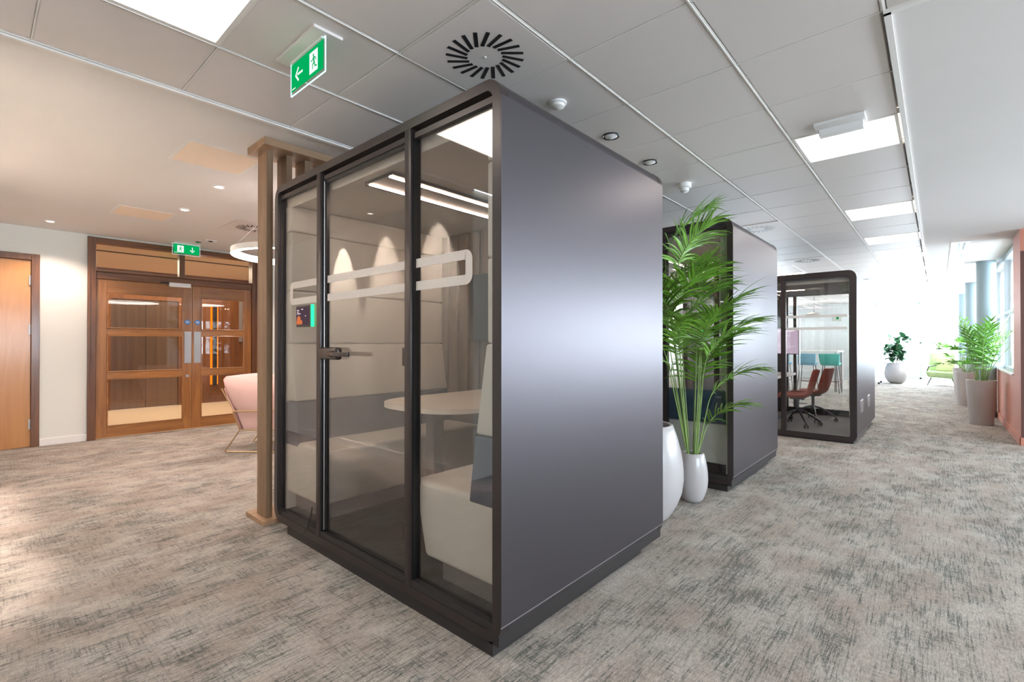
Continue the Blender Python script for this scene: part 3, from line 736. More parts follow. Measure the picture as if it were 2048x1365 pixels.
def make_pod(yf, lab, kind):
    x0, x1, z0, z1 = -3.425, -1.295, .055, 2.335; yb = yf + 1.49; xc = (x0+x1)/2
    pod = root('meeting_pod', (xc, yf+.745, 0), lab, 'meeting pod', 'row of meeting pods')
    B = lambda name, mat, *a, bev=0, parent=pod, seg=2: MB().box(*a, bev=bev, seg=seg).build(name, M[mat], parent, smooth=bool(bev))
    B('plinth', 'poddark', x0+.20, x1-.046, yf+.004, yb-.20, 0, .07)
    MB().ringframe(x0, x1, z0, z1, .045, .082, yf, yf+.05).build('front_frame', M['podmetal'], pod, smooth=True)
    MB().ringframe(x0, x1, z0, z1, .045, .082, yb-.05, yb).build('back_frame', M['podmetal'], pod, smooth=True)
    MB().ringframe(x0+.0015, x1-.0015, z0+.0015, z1-.0015, .035, .081, yf+.0505, yb-.0505).build('shell', M['podside'], pod, smooth=True)
    for xa, xb in ((x1-.001, x1+.004), (x0-.004, x0+.001)):
        sp = B('side_panel', 'podside', xa, xb, yf+.001, yb-.004, .138, 2.252)
        B('edge_trim', 'podedge', xa-.0005, xb+.0005, yf+.001, yb-.004, .132, .1375, parent=sp)
    B('side_skirt', 'poddark', x0+.10, x1-.012, yf+.004, yb-.006, .050, .132)
    # glazed front
    my = yf+.030
    f = MB()
    for (a, c) in ((x0+.045, -2.826), (-2.776, -1.930), (-1.885, x1-.045)):
        for q in ((a, c, .107, .128), (a, c, 2.245, 2.272)): f.box(q[0], q[1], my-.012, my+.014, q[2], q[3])
        f.box(a, a+.006, my-.012, my+.014, .10, 2.28); f.box(c-.006, c, my-.012, my+.014, .10, 2.28)
    f.build('glazing_bead', M['podmetal'], pod)
    for c in (-2.801, -1.9075): B('mullion', 'podmetal', c-.024, c+.024, yf+.001, yf+.06, z0+.04, z1-.04, bev=.002)
    for c in (-2.801, -1.9075): B('gasket', 'podgasket', c-.030, c+.030, yf+.012, yf+.058, .11, 2.27)
    gl = B('glass_pane', 'glass', x0+.045, -2.826, my, my+.006, .12, 2.25)
    band_piece(-3.25, -2.826, my-.0005, 1.515, 1.667, .043, .042, closed_l=True).build('frosted_band', M['band'], gl)
    gr = B('glass_pane', 'glass', -1.884, x1-.045, my, my+.006, .12, 2.25)
    band_piece(-1.884, -1.486, my-.0005, 1.515, 1.667, .043, .042, closed_r=True).build('frosted_band', M['band'], gr)
    dr = B('door', 'glass', -2.770, -1.935, my, my+.006, .135, 2.235)
    band_piece(-2.745, -1.950, my-.0005, 1.515, 1.667, .043, .042).build('frosted_band', M['band'], dr)
    MB().box(-2.774, -2.742, my-.006, my+.012, .13, 2.24).box(-2.774, -1.93, my-.006, my+.012, .128, .140).box(-2.774, -1.93, my-.006, my+.012, 2.225, 2.245).build('door_edge', M['podgasket'], dr)
    MB().tube([(-2.772, my-.004, .14), (-2.772, my-.004, 2.24)], .006, 8).build('edge_seal', M['steel'], dr, smooth=True)
    for zz in (1.195, .345): B('hinge', 'podmetal', -1.966, -1.925, my-.020, my-.001, zz-.045, zz+.045, bev=.005, parent=dr)
    h = B('handle', 'chrome', -2.775, -2.560, my-.042, my-.003, 1.166, 1.238, bev=.014, parent=dr, seg=3)
    MB().tube([(-2.60, my-.038, 1.200), (-2.60, my-.062, 1.200)], .016, 12).box(-2.618, -2.385, my-.076, my-.058, 1.188, 1.212, bev=.004).build('lever', M['chrome'], h, smooth=True)
    # inside
    B('floor_panel', 'podfloor', x0+.03, x1-.03, yf+.055, yb-.055, .09, .118)
    cp = B('ceiling_panel', 'podceil', x0+.05, x1-.05, yf+.075, yb-.06, 2.205, 2.255)
    B('fascia', 'podceil', x0+.046, x1-.046, yf+.062, yf+.074, 2.19, 2.285, bev=.004)
    for xa, xb in ((x0+.036, x0+.075), (x1-.075, x1-.036)): B('side_lining', 'fabric', xa, xb, yf+.06, yb-.056, .118, 2.205)
    li = B('ceiling_lamp', 'podmetal', xc-.145, xc+.135, yf+.135, yb-.10, 2.185, 2.204)
    for xx in (xc-.105, xc+.095): B('led_strip', 'ledwarm', xx-.003, xx+.003, yf+.140, yb-.105, 2.179, 2.1845, parent=li)
    sp = MB().lathe([(.028, 0), (.024, -.012), (0, -.014)], (xc-.50, yf+.78, 2.204), 20).build('sprinkler_cover', M['podceil'], pod, smooth=True)
    if kind == 1:
        bw = B('back_wall', 'podbase', x0+.05, x1-.05, yb-.066, yb-.052, .118, 2.205)
        s = MB()
        k = 0; x = x0+.08
        while x < x1-.10:
            s.box(x, x+.105, yb-.095, yb-.066, .70, 2.204, bev=.004, seg=1); x += .132
        s.build('timber_ribs', M['podslat'], bw)
        ys, ye = yf+.055, yb-.10
        for s_, n_ in ((1, 'right'), (-1, 'left')):
            X = lambda d: (x1-.045-d) if s_ > 0 else (x0+.045+d)
            def slabx(d0, d1, za, zb, mat, name, bev=.012, d1t=None, d0t=None, y_0=ys, y_1=ye):
                """d0..d1 thickness from the wall at the bottom, d1t at the top"""
                d1t = d1 if d1t is None else d1t
                P = [(X(d0), y_0, za), (X(d1), y_0, za), (X(d1), y_1, za), (X(d0), y_1, za), (X(d0), y_0, zb), (X(d1t), y_0, zb), (X(d1t), y_1, zb), (X(d0), y_1, zb)]
                return MB().hull8(P, bev=bev, seg=3).build(name, M[mat], pod, smooth=True)
            slabx(0, .085, 2.030, 2.203, 'fabric', 'backrest_pad')
            slabx(0, .085, 1.624, 2.026, 'fabric', 'backrest_pad')
            slabx(0, .085, 1.262, 1.620, 'fabric', 'backrest_pad')
            slabx(0, .155, .868, 1.258, 'fabric', 'backrest_pad', d1t=.092)
            slabx(0, .200, .560, .862, 'fabblue' if s_ > 0 else 'fabblue', 'lumbar_cushion', d1t=.160)
            P = [(X(0), ys, .240), (X(.505), ys, .240), (X(.505), ye, .240), (X(0), ye, .240), (X(0), ys, .598), (X(.595), ys, .598), (X(.595), ye, .598), (X(0), ye, .598)]
            MB().hull8(P, bev=.026, seg=4).build('bench_seat', M['fabric'], pod, smooth=True)
            B('bench_base', 'podbase', *(sorted((X(.02), X(.44)))), ys+.06, ye, .118, .242)
        tg = B('fabric_tag', 'black', X(0)-.0, X(0)+.0, 0, .001, 0, .001) if False else None
        MB().box(-1.548, -1.538, ys+.13, ys+.15, .68, .705).build('fabric_tag', M['black'], pod)
    else:
        # glazed back with a door mullion
        gb = MB()
        for c in (-2.801, -1.9075): B('mullion', 'podmetal', c-.030, c+.030, yb-.06, yb-.001, z0+.04, z1-.04, bev=.002)
        B('glass_pane', 'glass', x0+.045, x1-.045, yb-.034, yb-.028, .12, 2.25)
        P = lambda *a, **k: B(*a, **k)
        # sofa with its back to the glass
        sf = B('bench_seat', 'fabricw', -1.94, -1.372, yf+.085, yf+1.36, .20, .555, bev=.02)
        B('lumbar_cushion', 'fabteal', -1.935, -1.378, yf+.070, yf+.175, .558, .845, bev=.03, seg=4)
        for za, zb in ((.86, 1.24), (1.25, 1.62), (1.63, 2.02), (2.03, 2.2)):
            B('backrest_pad', 'fabricw', -1.42, -1.37, yf+.07, yb-.09, za, zb, bev=.010)
    return pod

pod1 = make_pod(1.39, 'large dark taupe meeting pod in the foreground with glass door', 1)
pod2 = make_pod(4.262, 'second taupe pod along the corridor, behind the potted palm', 2)

# things inside pod one
tt = root('meeting_table', (-2.36, 2.2, .118), 'cream round-ended table inside the foreground pod', 'table')
o = []
hw = .405; y_end = 1.69; rc = .30
pts = [(-2.36-hw, 2.775), (-2.36+hw, 2.775)]
for k in range(13):
    a = math.radians(90*k/12); pts.append((-2.36+hw-rc+rc*math.cos(a), y_end+rc-rc*math.sin(a)))
for k in range(13):
    a = math.radians(90+90*k/12); pts.append((-2.36-hw+rc+rc*math.cos(a), y_end+rc-rc*math.sin(a)))
MB().prism([(x, y, .862) for x, y in pts], (0, 0, .028)).build('tabletop', M['table'], tt)
MB().box(-2.40, -2.32, 1.89, 1.97, .118, .862, bev=.004).build('leg', M['dkmetal'], tt)
MB().box(-2.66, -2.06, 2.69, 2.77, .80, .862).build('wall_bracket', M['dkmetal'], tt)
gm = tag(MB().lathe([(.03, 0), (.035, .004), (.035, .016), (0, .017)], (-2.36, 2.66, .8905), 20).build('cable_grommet', M['black']), 'small black cable port on the pod table top', 'cable port')
tv = root('television', (-2.36, 2.72, 1.56), 'dark switched-off television on the back wall inside the foreground pod', 'television')
MB().box(-2.83, -1.89, 2.665, 2.70, 1.28, 1.81, bev=.006).build('casing', M['black'], tv)
MB().box(-2.82, -1.90, 2.661, 2.666, 1.295, 1.80).build('screen', M['tv'], tv)
MB().box(-2.5, -2.2, 2.70, 2.784, 1.4, 1.7).build('wall_mount', M['black'], tv)

def booking(x0, x1, y, z0, z1, lab, s=1):
    t = root('booking_tablet', ((x0+x1)/2, y, (z0+z1)/2), lab, 'booking tablet', 'room booking tablets')
    MB().box(x0, x1, y-.022, y-.001, z0, z1, bev=.004).build('case', M['black'], t)
    sc = MB().box(x0+.008, x1-.016, y-.0232, y-.0222, z0+.012, z1-.012).build('screen', M['scrdark'], t)
    w = x1-x0; h = z1-z0
    n = 20; cx, cz, r = x0+w*.22, z0+h*.33, w*.13
    MB().prism([(cx+r*math.cos(2*PI*k/n), y-.0238, cz+r*math.sin(2*PI*k/n)) for k in range(n)], (0, .0005, 0)).box(x0+.012, x0+w*.46, y-.0237, y-.0233, z0+.016, z0+h*.30).build('screen_graphic', M['scrorange'], sc)
    b = MB()
    for u0, u1, v in ((.10, .24, .76), (.40, .52, .80), (.10, .34, .60), (.66, .72, .48), (.10, .22, .68)):
        b.box(x0+w*u0, x0+w*u1, y-.0240, y-.0236, z0+h*v, z0+h*(v+.035))
    b.build('screen_text', M['scrtext'], sc)
    MB().box(x1+.001, x1+.012, y-.020, y-.002, z0-.001, z1+.001, bev=.002).build('status_light', M['greenled'], t)
    return t
booking(-3.112, -2.915, 1.4185, 1.366, 1.503, 'black booking tablet with green light bar on the foreground pod glass')
booking(-2.26, -2.075, 5.70, 1.375, 1.50, 'booking tablet on the rear glass of the second pod, behind palm leaves')
cb = tag(MB().tube([(-2.862, 1.386, .26), (-2.872, 1.382, .20), (-2.90, 1.376, .13), (-2.955, 1.372, .082), (-2.99, 1.380, .071)], .0035, 6).build('power_cable', M['black'], smooth=True), 'thin black cable hanging at the foot of the foreground pod front', 'cable')

# ------------------------------------------------------------------ third pod (different model)
x0, x1, yf, yb = -2.95, -.76, 7.31, 9.55; z0, z1 = .02, 2.185
p3 = root('meeting_pod', ((x0+x1)/2, (yf+yb)/2, 0), 'farthest pod with clear front glass and two red chairs inside', 'meeting pod', 'row of meeting pods')
B3 = lambda name, mat, *a, bev=0, parent=p3, seg=2: MB().box(*a, bev=bev, seg=seg).build(name, M[mat], parent, smooth=bool(bev))
MB().ringframe(x0, x1, z0, z1, .070, .085, yf, yf+.06).build('front_frame', M['podmetal'], p3, smooth=True)
MB().ringframe(x0, x1, z0, z1, .070, .085, yb-.06, yb).build('back_frame', M['podmetal'], p3, smooth=True)
MB().ringframe(x0+.002, x1-.002, z0+.002, z1-.002, .03, .083, yf+.0605, yb-.0605).build('shell', M['podmetal'], p3, smooth=True)
B3('plinth', 'poddark', x0+.1, x1-.04, yf+.03, yb-.05, 0, .03)
sp = B3('side_panel', 'podside', x1-.001, x1+.004, yf+.002, yb-.004, .085, 2.10)
B3('edge_trim', 'podedge', x1-.0015, x1+.0045, yf+.002, yb-.004, .078, .0845, parent=sp)
B3('side_panel', 'podside', x0-.004, x0+.001, yf+.002, yb-.004, .085, 2.10)
for ya, yb_ in ((7.62, 7.92), (8.42, 8.72)):
    v = B3('vent_plate', 'podedge', x1+.0045, x1+.010, ya, yb_, .36, .52, bev=.002)
    s = MB()
    for k in range(6): s.box(x1+.0102, x1+.0108, ya+.02, yb_-.02, .378+.022*k, .388+.022*k)
    s.build('louvres', M['podside'], v)
B3('mullion', 'podmetal', -1.60, -1.545, yf+.001, yf+.07, .06, 2.15, bev=.002)
MB().box(-1.545, x1-.07, yf+.02, yf+.04, 2.095, 2.115).build('glazing_bead', M['dkmetal'], p3)
g = B3('glass_pane', 'glass', -1.545, x1-.07, yf+.030, yf+.036, .085, 2.115)
MB().box(-1.545, -.86, yf+.0285, yf+.0295, 1.60, 1.635).box(-1.545, -.86, yf+.0285, yf+.0295, 1.44, 1.475).build('frosted_band', M['band'], g)
B3('glass_pane', 'glass', x0+.07, -1.60, yf+.030, yf+.036, .085, 2.115)
B3('floor_panel', 'podbase', x0+.035, x1-.035, yf+.062, yb-.062, .052, .065)
B3('ceiling_panel', 'podbase', x0+.035, x1-.035, yf+.07, yb-.062, 2.07, 2.10)
B3('fascia', 'podceil', x0+.07, x1-.07, yf+.062, yf+.069, 2.05, 2.112)
for za, zb in ((.07, .42), (.43, .80), (.81, 1.19), (1.20, 1.60), (1.61, 2.068)):
    B3('wall_pad', 'fabricw', x1-.085, x1-.033, yf+.065, yb-.066, za, zb, bev=.008)
B3('back_panel', 'poddark', -2.55, -1.955, yb-.09, yb-.061, .065, 2.07)
B3('mullion', 'podmetal', -1.885, -1.835, yb-.058, yb-.002, .06, 2.12)
B3('glass_pane', 'glass', x0+.07, x1-.07, yb-.032, yb-.026, .09, 2.10)
B3('back_sill', 'poddark', -1.955, x1-.09, yb-.10, yb-.062, .065, .165)
LEDS = MB().box(-2.5, -1.5, 8.3, 8.315, 2.064, 2.0695).build('led_strip', M['ledwarm'], p3)

tv2 = root('television', (-2.2, 9.4, 1.3), 'television showing a pale pink screen inside the farthest pod', 'television')
MB().box(-2.56, -1.772, 9.36, 9.40, 1.075, 1.53, bev=.005).build('casing', M['black'], tv2)
sc = MB().box(-2.55, -1.782, 9.356, 9.3605, 1.086, 1.517).build('screen', M['scrpink'], tv2)
MB().box(-2.52, -1.84, 9.3545, 9.3562, 1.47, 1.485).box(-2.55, -1.84, 9.3545, 9.3562, 1.21, 1.216).build('screen_lines', M['scrpink2'], sc)
MB().box(-2.4, -2.0, 9.40, 9.462, 1.2, 1.4).build('wall_mount', M['black'], tv2)
t = root('meeting_table', (-2.2, 8.3, .065), 'white-edged meeting table inside the farthest pod', 'table')
MB().box(-2.78, -1.74, 7.75, 8.95, .745, .785, bev=.006).build('tabletop', M['whitetop'], t)
MB().box(-2.5, -2.42, 8.3, 8.38, .065, .745).build('leg', M['dkmetal'], t)
MB().box(-2.75, -2.15, 8.05, 8.65, .065, .08, bev=.004).build('foot_plate', M['dkmetal'], t)
lp = root('laptop', (-2.0, 7.98, .785), 'pale laptop standing open on the table in the farthest pod', 'laptop')
MB().box(-2.14, -1.86, 7.86, 8.06, .785, .797, bev=.003).build('keyboard_base', M['white'], lp)
MB().hull8([(-2.14, 8.055, .79), (-1.86, 8.055, .79), (-1.86, 8.062, .79), (-2.14, 8.062, .79), (-2.14, 8.10, .96), (-1.86, 8.10, .96), (-1.86, 8.107, .96), (-2.14, 8.107, .96)]).build('lid', M['board'], lp)

# red swivel chairs (local: faces -x)
def swivel():
    t = root('swivel_chair', (0, 0, 0), '', 'chair', 'red swivel chairs inside the farthest pod')
    # shell as a lofted surface: profile from seat front, over the seat, up the back
    prof = [(-.27, .405, .19), (-.22, .43, .215), (-.08, .42, .225), (.06, .415, .225), (.14, .44, .220), (.185, .52, .215), (.21, .62, .205), (.235, .72, .19), (.255, .795, .17), (.262, .82, .14)]
    b = MB(); rows = []
    n = 9
    for i, (x, z, w) in enumerate(prof):
        row = []
        for k in range(n):
            u = -1+2*k/(n-1); y = w*u
            lift = .055*abs(u)**3
            if i < 5: p = (x, y, z+lift)
            else: p = (x-lift*1.3, y, z)
            row.append(b.b.verts.new(p))
        rows.append(row)
    for A, C in zip(rows, rows[1:]):
        for k in range(n-1): b.b.faces.new((A[k], A[k+1], C[k+1], C[k]))
    o = b.build('seat_shell', M['chairred'], t, smooth=True, local=True, auto=80)
    m = o.modifiers.new('thick', 'SOLIDIFY'); m.thickness = .022; m.offset = 1
    m = o.modifiers.new('sub', 'SUBSURF'); m.levels = 1; m.render_levels = 1
    MB().lathe([(.02, .20), (.02, .36), (.03, .37), (.03, .395)], (0, 0, 0), 14).box(-.09, .09, -.09, .09, .385, .40).build('column', M['chairbase'], t, local=True)
    for k in range(4):
        a = math.radians(25+90*k)
        c, s = math.cos(a), math.sin(a)
        L = MB().tube([(0, 0, .225), (.10*c, .10*s, .20), (.295*c, .295*s, .072)], [.020, .017, .012], 8).build('base_arm', M['chairbase'], t, smooth=True, local=True)
        w = MB()
        for d in (-.014, .014):
            w.prism([(.30*c + .027*math.cos(2*PI*q/16)*c - s*d, .30*s + .027*math.cos(2*PI*q/16)*s + c*d, .027+.027*math.sin(2*PI*q/16)) for q in range(16)], (-s*.010*(1 if d > 0 else -1), c*.010*(1 if d > 0 else -1), 0))
        w.tube([(.30*c, .30*s, .045), (.30*c, .30*s, .075)], .012, 8)
        w.build('castor', M['black'], L, local=True)
    return t
ch = swivel()
ch.location = (-1.54, 8.02, .065); ch.rotation_euler = (0, 0, math.radians(6)); ch['label'] = 'red shell swivel chair nearer the front glass of the farthest pod'
c2 = copy_tree(ch); c2.location = (-1.46, 8.70, .065); c2.rotation_euler = (0, 0, math.radians(-8)); c2['label'] = 'red shell swivel chair farther back, right of the nearer red chair'

# ------------------------------------------------------------------ pink armchair, local frame: x to the right of the view, y away
pk = root('lounge_chair', (-6.02, 2.48, 0), 'pale pink lounge chair with gold metal frame, left of the slatted screen', 'lounge chair', rz=math.radians(41.6))
def ring_pts(hx, hy, z, ox=0, r=.10, n=6):
    P = []
    for cx, cy, a0 in ((hx-r, hy-r, 0), (-hx+r, hy-r, 90), (-hx+r, -hy+r, 180), (hx-r, -hy+r, 270)):
        for k in range(n+1):
            a = math.radians(a0+90*k/n); P.append(Vector((ox+cx+r*math.cos(a), cy+r*math.sin(a), z)))
    return P
def loft(name, rings, mat, par, caps=True):
    b = MB(); R = [[b.b.verts.new(p) for p in q] for q in rings]; n = len(R[0])
    for A, C in zip(R, R[1:]):
        for k in range(n): b.b.faces.new((A[k], A[(k+1) % n], C[(k+1) % n], C[k]))
    if caps: b.b.faces.new(R[0][::-1]); b.b.faces.new(R[-1])
    return b.build(name, mat, par, smooth=True, local=True, auto=50)
loft('seat_body', [ring_pts(.30, .29, .27, .03, .03), ring_pts(.335, .32, .48, 0, .03)], M['pink'], pk)
# wrap-around tub: back on the left (-x), arms on both sides, open to the right
b = MB()
def upath(off, z, lean):
    P = []
    for x, y in ((.42, -.34), (.20, -.345), (-.10, -.345), (-.27, -.34), (-.335, -.29), (-.345, -.15), (-.345, 0), (-.345, .15), (-.335, .29), (-.27, .34), (-.10, .345), (.20, .345), (.42, .34)):
        f = min(1, max(0, (-x+.25)/.5))
        d = Vector((x*1.0, y*1.3, 0)).normalized()
        P.append(Vector((x, y, z(f))) + d*(off) + Vector((-lean*f, 0, 0)))
    return P
rows = [upath(.0, lambda f: .485, 0), upath(.022, lambda f: .54+.02*f, .03), upath(.040, lambda f: .68+.05*f, .085), upath(.030, lambda f: .79+.055*f, .12), upath(.0, lambda f: .825+.055*f, .12),
        upath(-.04, lambda f: .82+.05*f, .11), upath(-.07, lambda f: .78+.03*f, .08), upath(-.08, lambda f: .60, .02), upath(-.08, lambda f: .485, 0)]
R = [[b.b.verts.new(p) for p in q] for q in rows]
for i in range(len(R)):
    A, C = R[i], R[(i+1) % len(R)]
    for k in range(len(A)-1): b.b.faces.new((A[k], A[k+1], C[k+1], C[k]))
b.b.faces.new([r[0] for r in R]); b.b.faces.new([r[-1] for r in R][::-1])
b.build('backrest', M['pink'], pk, smooth=True, local=True, auto=60)
MB().prism([(-.285, -.325, .262), (-.462, -.325, .745), (-.335, -.325, .484)], (0, .65, 0)).build('back_panel', M['pink'], pk, local=True)
loft('seat_cushion', [ring_pts(.30, .25, .485, .08, .05), ring_pts(.32, .26, .53, .08, .06), ring_pts(.30, .25, .565, .08, .06)], M['pink'], pk)
gf = MB()
gf.tube([(-.465, -.36, .745), (-.34, -.345, .484), (.44, -.36, .50)], .0085, 8)
gf.tube([(-.34, -.345, .484), (-.285, -.31, .262)], .0085, 8)
gf.tube([(-.465, .36, .745), (-.34, .345, .484), (.44, .36, .50)], .0085, 8)
gf.tube([(-.34, .345, .484), (-.285, .31, .262)], .0085, 8)
gf.build('frame', M['gold'], pk, smooth=True, local=True)
for sy in (-1, 1):
    MB().tube([(.36, sy*.31, .262), (-.285, sy*.31, .262), (-.43, sy*.31, .05), (-.455, sy*.31, .012), (-.43, sy*.31, .009), (.30, sy*.31, .009), (.40, sy*.31, .012), (.36, sy*.31, .262)], .0075, 8).build('sled_leg', M['gold'], pk, smooth=True, local=True)

# ------------------------------------------------------------------ plants
def pot_lathe(prof, c, mat, par, name='pot'):
    return MB().lathe(prof, c, 48).build(name, mat, par, smooth=True, auto=60)
def egg_pot(t, R, H, rtop, c, mat):
    pr = []
    n = 16
    CT = [(0, .52), (.06, .66), (.15, .80), (.30, .95), (.45, 1.0), (.60, .985), (.75, .93), (.88, .85), (1.0, .75)]
    for k in range(n+1):
        u = k/n
        for (ua, wa), (ub, wb) in zip(CT, CT[1:]):
            if ua <= u <= ub:
                f = (u-ua)/(ub-ua); f = f; w = wa+(wb-wa)*f
        pr.append((R*w, u*H))
    rt = pr[-1][0]
    pr = [(.0, .0), (pr[0][0]*.9, .0)] + pr[1:] + [(rt-.008, H+.006), (rt-.022, H), (rt-.026, H-.05), (rt-.02, H-.10)]
    pot_lathe(pr, c, mat, t)
    MB().lathe([(.0, H-.045), (rt*.5, H-.04), (rt-.018, H-.048)], c, 24).build('soil', M['soil'], t)

def leaflet(b, p, d, up, L, W, droop, fold=.25, seg=5):
    """narrow tapered blade starting at p heading d"""
    d = d.normalized(); side = d.cross(up)
    if side.length < 1e-3: side = d.cross(Vector((0, 1, 0)))
    side.normalize(); pos = p.copy(); dirv = d.copy(); rows = []
    for k in range(seg+1):
        u = k/seg; w = W*(math.sin(PI*min(1, .12+.88*u)**.75) if u < 1 else 0.02)
        nrm = side.cross(dirv).normalized()
        if k == seg: rows.append([pos.copy()])
        else: rows.append([pos - side*w/2 + nrm*w*fold, pos.copy(), pos + side*w/2 + nrm*w*fold])
        dirv = (dirv + Vector((0, 0, -droop))).normalized(); pos = pos + dirv*(L/seg)
    V = [[b.b.verts.new(q) for q in r] for r in rows]
    for A, C in zip(V, V[1:]):
        if len(C) == 1: b.b.faces.new((A[0], A[1], C[0])); b.b.faces.new((A[1], A[2], C[0]))
        else: b.b.faces.new((A[0], A[1], C[1], C[0])); b.b.faces.new((A[1], A[2], C[2], C[1]))

def frond(t, base, az, lean, stemL, bladeL, arch, llen, n, mat, stem_r=.006, roll=0, wid=.026, az2=None):
    """rachis rises along lean, then arches over towards az2; leaflets both sides"""
    h0 = Vector((math.cos(az), math.sin(az), 0)); az2 = az if az2 is None else az2
    h1 = Vector((math.cos(az2), math.sin(az2), 0)); pos = Vector(base); el = lean
    pts = []; seg = 16; tot = stemL+bladeL; h = h0
    for k in range(seg+1):
        pts.append(pos.copy())
        u = k/seg*tot
        w = max(0, min(1, (u-stemL*.8)/(stemL*.25)))
        if u > stemL*.75: el -= arch/seg
        else: el -= arch*.03/seg
        el_ = el
        hv = h0*math.cos(lean)*(1-w) + h1*(math.cos(el_) if w > 0 else math.cos(lean))*w
        d = hv + Vector((0, 0, 1))*math.sin(el_); d.normalize(); h = h1; pos = pos + d*(tot/seg)
    def at(u):
        f = max(0, min(.9999, u))*seg; i = int(f); q = f-i
        return pts[i].lerp(pts[i+1], q), (pts[i+1]-pts[i]).normalized()
    rr = [stem_r*(1-.75*k/seg) for k in range(seg+1)]
    st = MB().tube(pts, rr, 6).build('stem', M['stem'], t, smooth=True)
    b = MB(); s0 = stemL/tot
    for k in range(n):
        v = (k+.5)/n; u = s0 + (1-s0)*v; p, d = at(u)
        side = d.cross(Vector((0, 0, 1))); 
        if side.length < .05: side = Vector((-h.y, h.x, 0))
        side.normalize(); upv = side.cross(d).normalized()
        for s in (-1, 1):
            ang = math.radians(58 - 36*v + random.uniform(-7, 7))
            L = llen*(math.sin(PI*(.22+.68*v))**.7)*random.uniform(.88, 1.1)
            dd = d*math.cos(ang) + side*s*math.sin(ang) + upv*random.uniform(.12, .35)
            leaflet(b, p, dd, upv, L, wid*random.uniform(.85, 1.1), random.uniform(.10, .20))
    b.build('frond', mat, t, smooth=True, auto=70)

tp = root('potted_palm', (-1.473, 3.83, 0), 'tall kentia palm in a small white pot between the first two pods', 'potted plant')
egg_pot(tp, .118, .385, .085, (-1.473, 3.83, 0), M['potw'])
base = Vector((-1.473, 3.83, .33))
# azimuth measured in the room: view right is 41.6 deg
FR = [ # stem az, lean, stem, blade az, blade, arch, leaflet, n
 (221, 83, 1.72, 25, .42, 2.2, .34, 22), (228, 85, 1.55, -10, .42, 2.2, .36, 22), (215, 81, 1.35, 60, .46, 2.2, .36, 22), (225, 83, 1.22, -25, .46, 2.3, .38, 22),
 (200, 86, 1.05, 30, .50, 2.3, .38, 23), (232, 83, 1.15, 245, .50, 1.9, .38, 22), (90, 86, 1.30, 100, .50, 1.9, .36, 22), (221, 78, .95, 221, .50, 1.9, .36, 22),
 (40, 87, .98, 38, .46, 2.2, .38, 22), (0, 85, .82, 5, .46, 2.2, .36, 21), (-30, 86, .92, -45, .38, 2.2, .34, 20), (60, 84, .74, 52, .46, 2.1, .36, 20),
 (221, 84, .84, -60, .42, 2.2, .34, 20), (20, 79, .52, 18, .42, 2.1, .32, 18), (45, 72, .28, 42, .44, 1.9, .24, 14), (150, 84, .92, 150, .50, 1.9, .36, 21), (100, 82, .62, 95, .46, 1.9, .34, 19), (215, 80, .70, 200, .46, 1.9, .34, 19)]
random.seed(21)
for az, le, sL, az2, bL, ar, ll, n in FR:
    a = math.radians(az)
    frond(tp, base + Vector((math.cos(a)*.03, math.sin(a)*.03, 0)), a, math.radians(le), sL, bL, ar, ll, n, M['leaf'], wid=.019, az2=math.radians(az2))
for q in list(bpy.data.objects):                       # leaves bend along the pod fronts instead of passing through
    if q.parent == tp and q.type == 'MESH':
        for v in q.data.vertices:
            wx, wy = v.co.x - 1.473, v.co.y + 3.83
            if wx < -1.27 and wy > 4.20: v.co.y = 4.20 + (wy-4.20)*.06 - 3.83
            if wx < -1.27 and wy < 2.90: v.co.y = 2.90 - 3.83
tb = root('planter', (-1.60, 3.215, 0), 'large egg-shaped white planter half hidden behind the foreground pod', 'planter')
egg_pot(tb, .285, .68, .2, (-1.60, 3.215, 0), M['potw'])

# planters along the right wall
def taper_pot(t, c, rb, rt, H, mat):
    pot_lathe([(0, 0), (rb, 0), (rb+.004, .01), (rt, H-.01), (rt, H), (rt-.02, H), (rt-.03, H-.06)], c, mat, t)
    MB().lathe([(0, H-.045), (rt-.024, H-.05)], c, 24).build('soil', M['soil'], t)
def fan(t, base, az, lean, L, R, n, mat, bend=.5):
    h = Vector((math.cos(az), math.sin(az), 0)); pts = []; pos = Vector(base); el = lean
    for k in range(9):
        pts.append(pos.copy()); el -= bend/8; pos = pos + (h*math.cos(el)+Vector((0, 0, 1))*math.sin(el))*(L/8)
    MB().tube(pts, [.006*(1-.4*k/8) for k in range(9)], 6).build('stem', M['stem'], t, smooth=True)
    b = MB(); d = (pts[-1]-pts[-2]).normalized(); side = d.cross(Vector((0, 0, 1))).normalized(); up = side.cross(d)
    for k in range(n):
        a = math.radians(-75+150*k/(n-1))
        dd = d*math.cos(a)+side*math.sin(a)+up*random.uniform(.0, .3)
        leaflet(b, pts[-1], dd, up, R*random.uniform(.8, 1.05)*(1-.25*abs(a)), .045, random.uniform(.05, .16))
    b.build('fan_leaf', mat, t, smooth=True, auto=70)
ta = root('potted_palm', (.50, 10.45, 0), 'bright green palm in a tapered stone-grey planter beside the terracotta wall', 'potted plant')
taper_pot(ta, (.50, 10.45, 0), .135, .178, .69, M['potg'])
random.seed(11)
for k in range(15):
    a = 2*PI*k/15 + random.uniform(-.2, .2)
    frond(ta, (.50+.05*math.cos(a), 10.45+.05*math.sin(a), .62), a, math.radians(random.uniform(76, 88)), random.uniform(.18, .45), random.uniform(.48, .80), random.uniform(.1, .8), .26, 9, M['leaf2'], stem_r=.008, wid=.024)
fan(ta, (.52, 10.45, .62), math.radians(-20), math.radians(74), 1.05, .42, 9, M['leaf2'])
tb2 = root('potted_plant', (.42, 13.5, 0), 'leafy plant in a grey planter, second along the terracotta wall', 'potted plant')
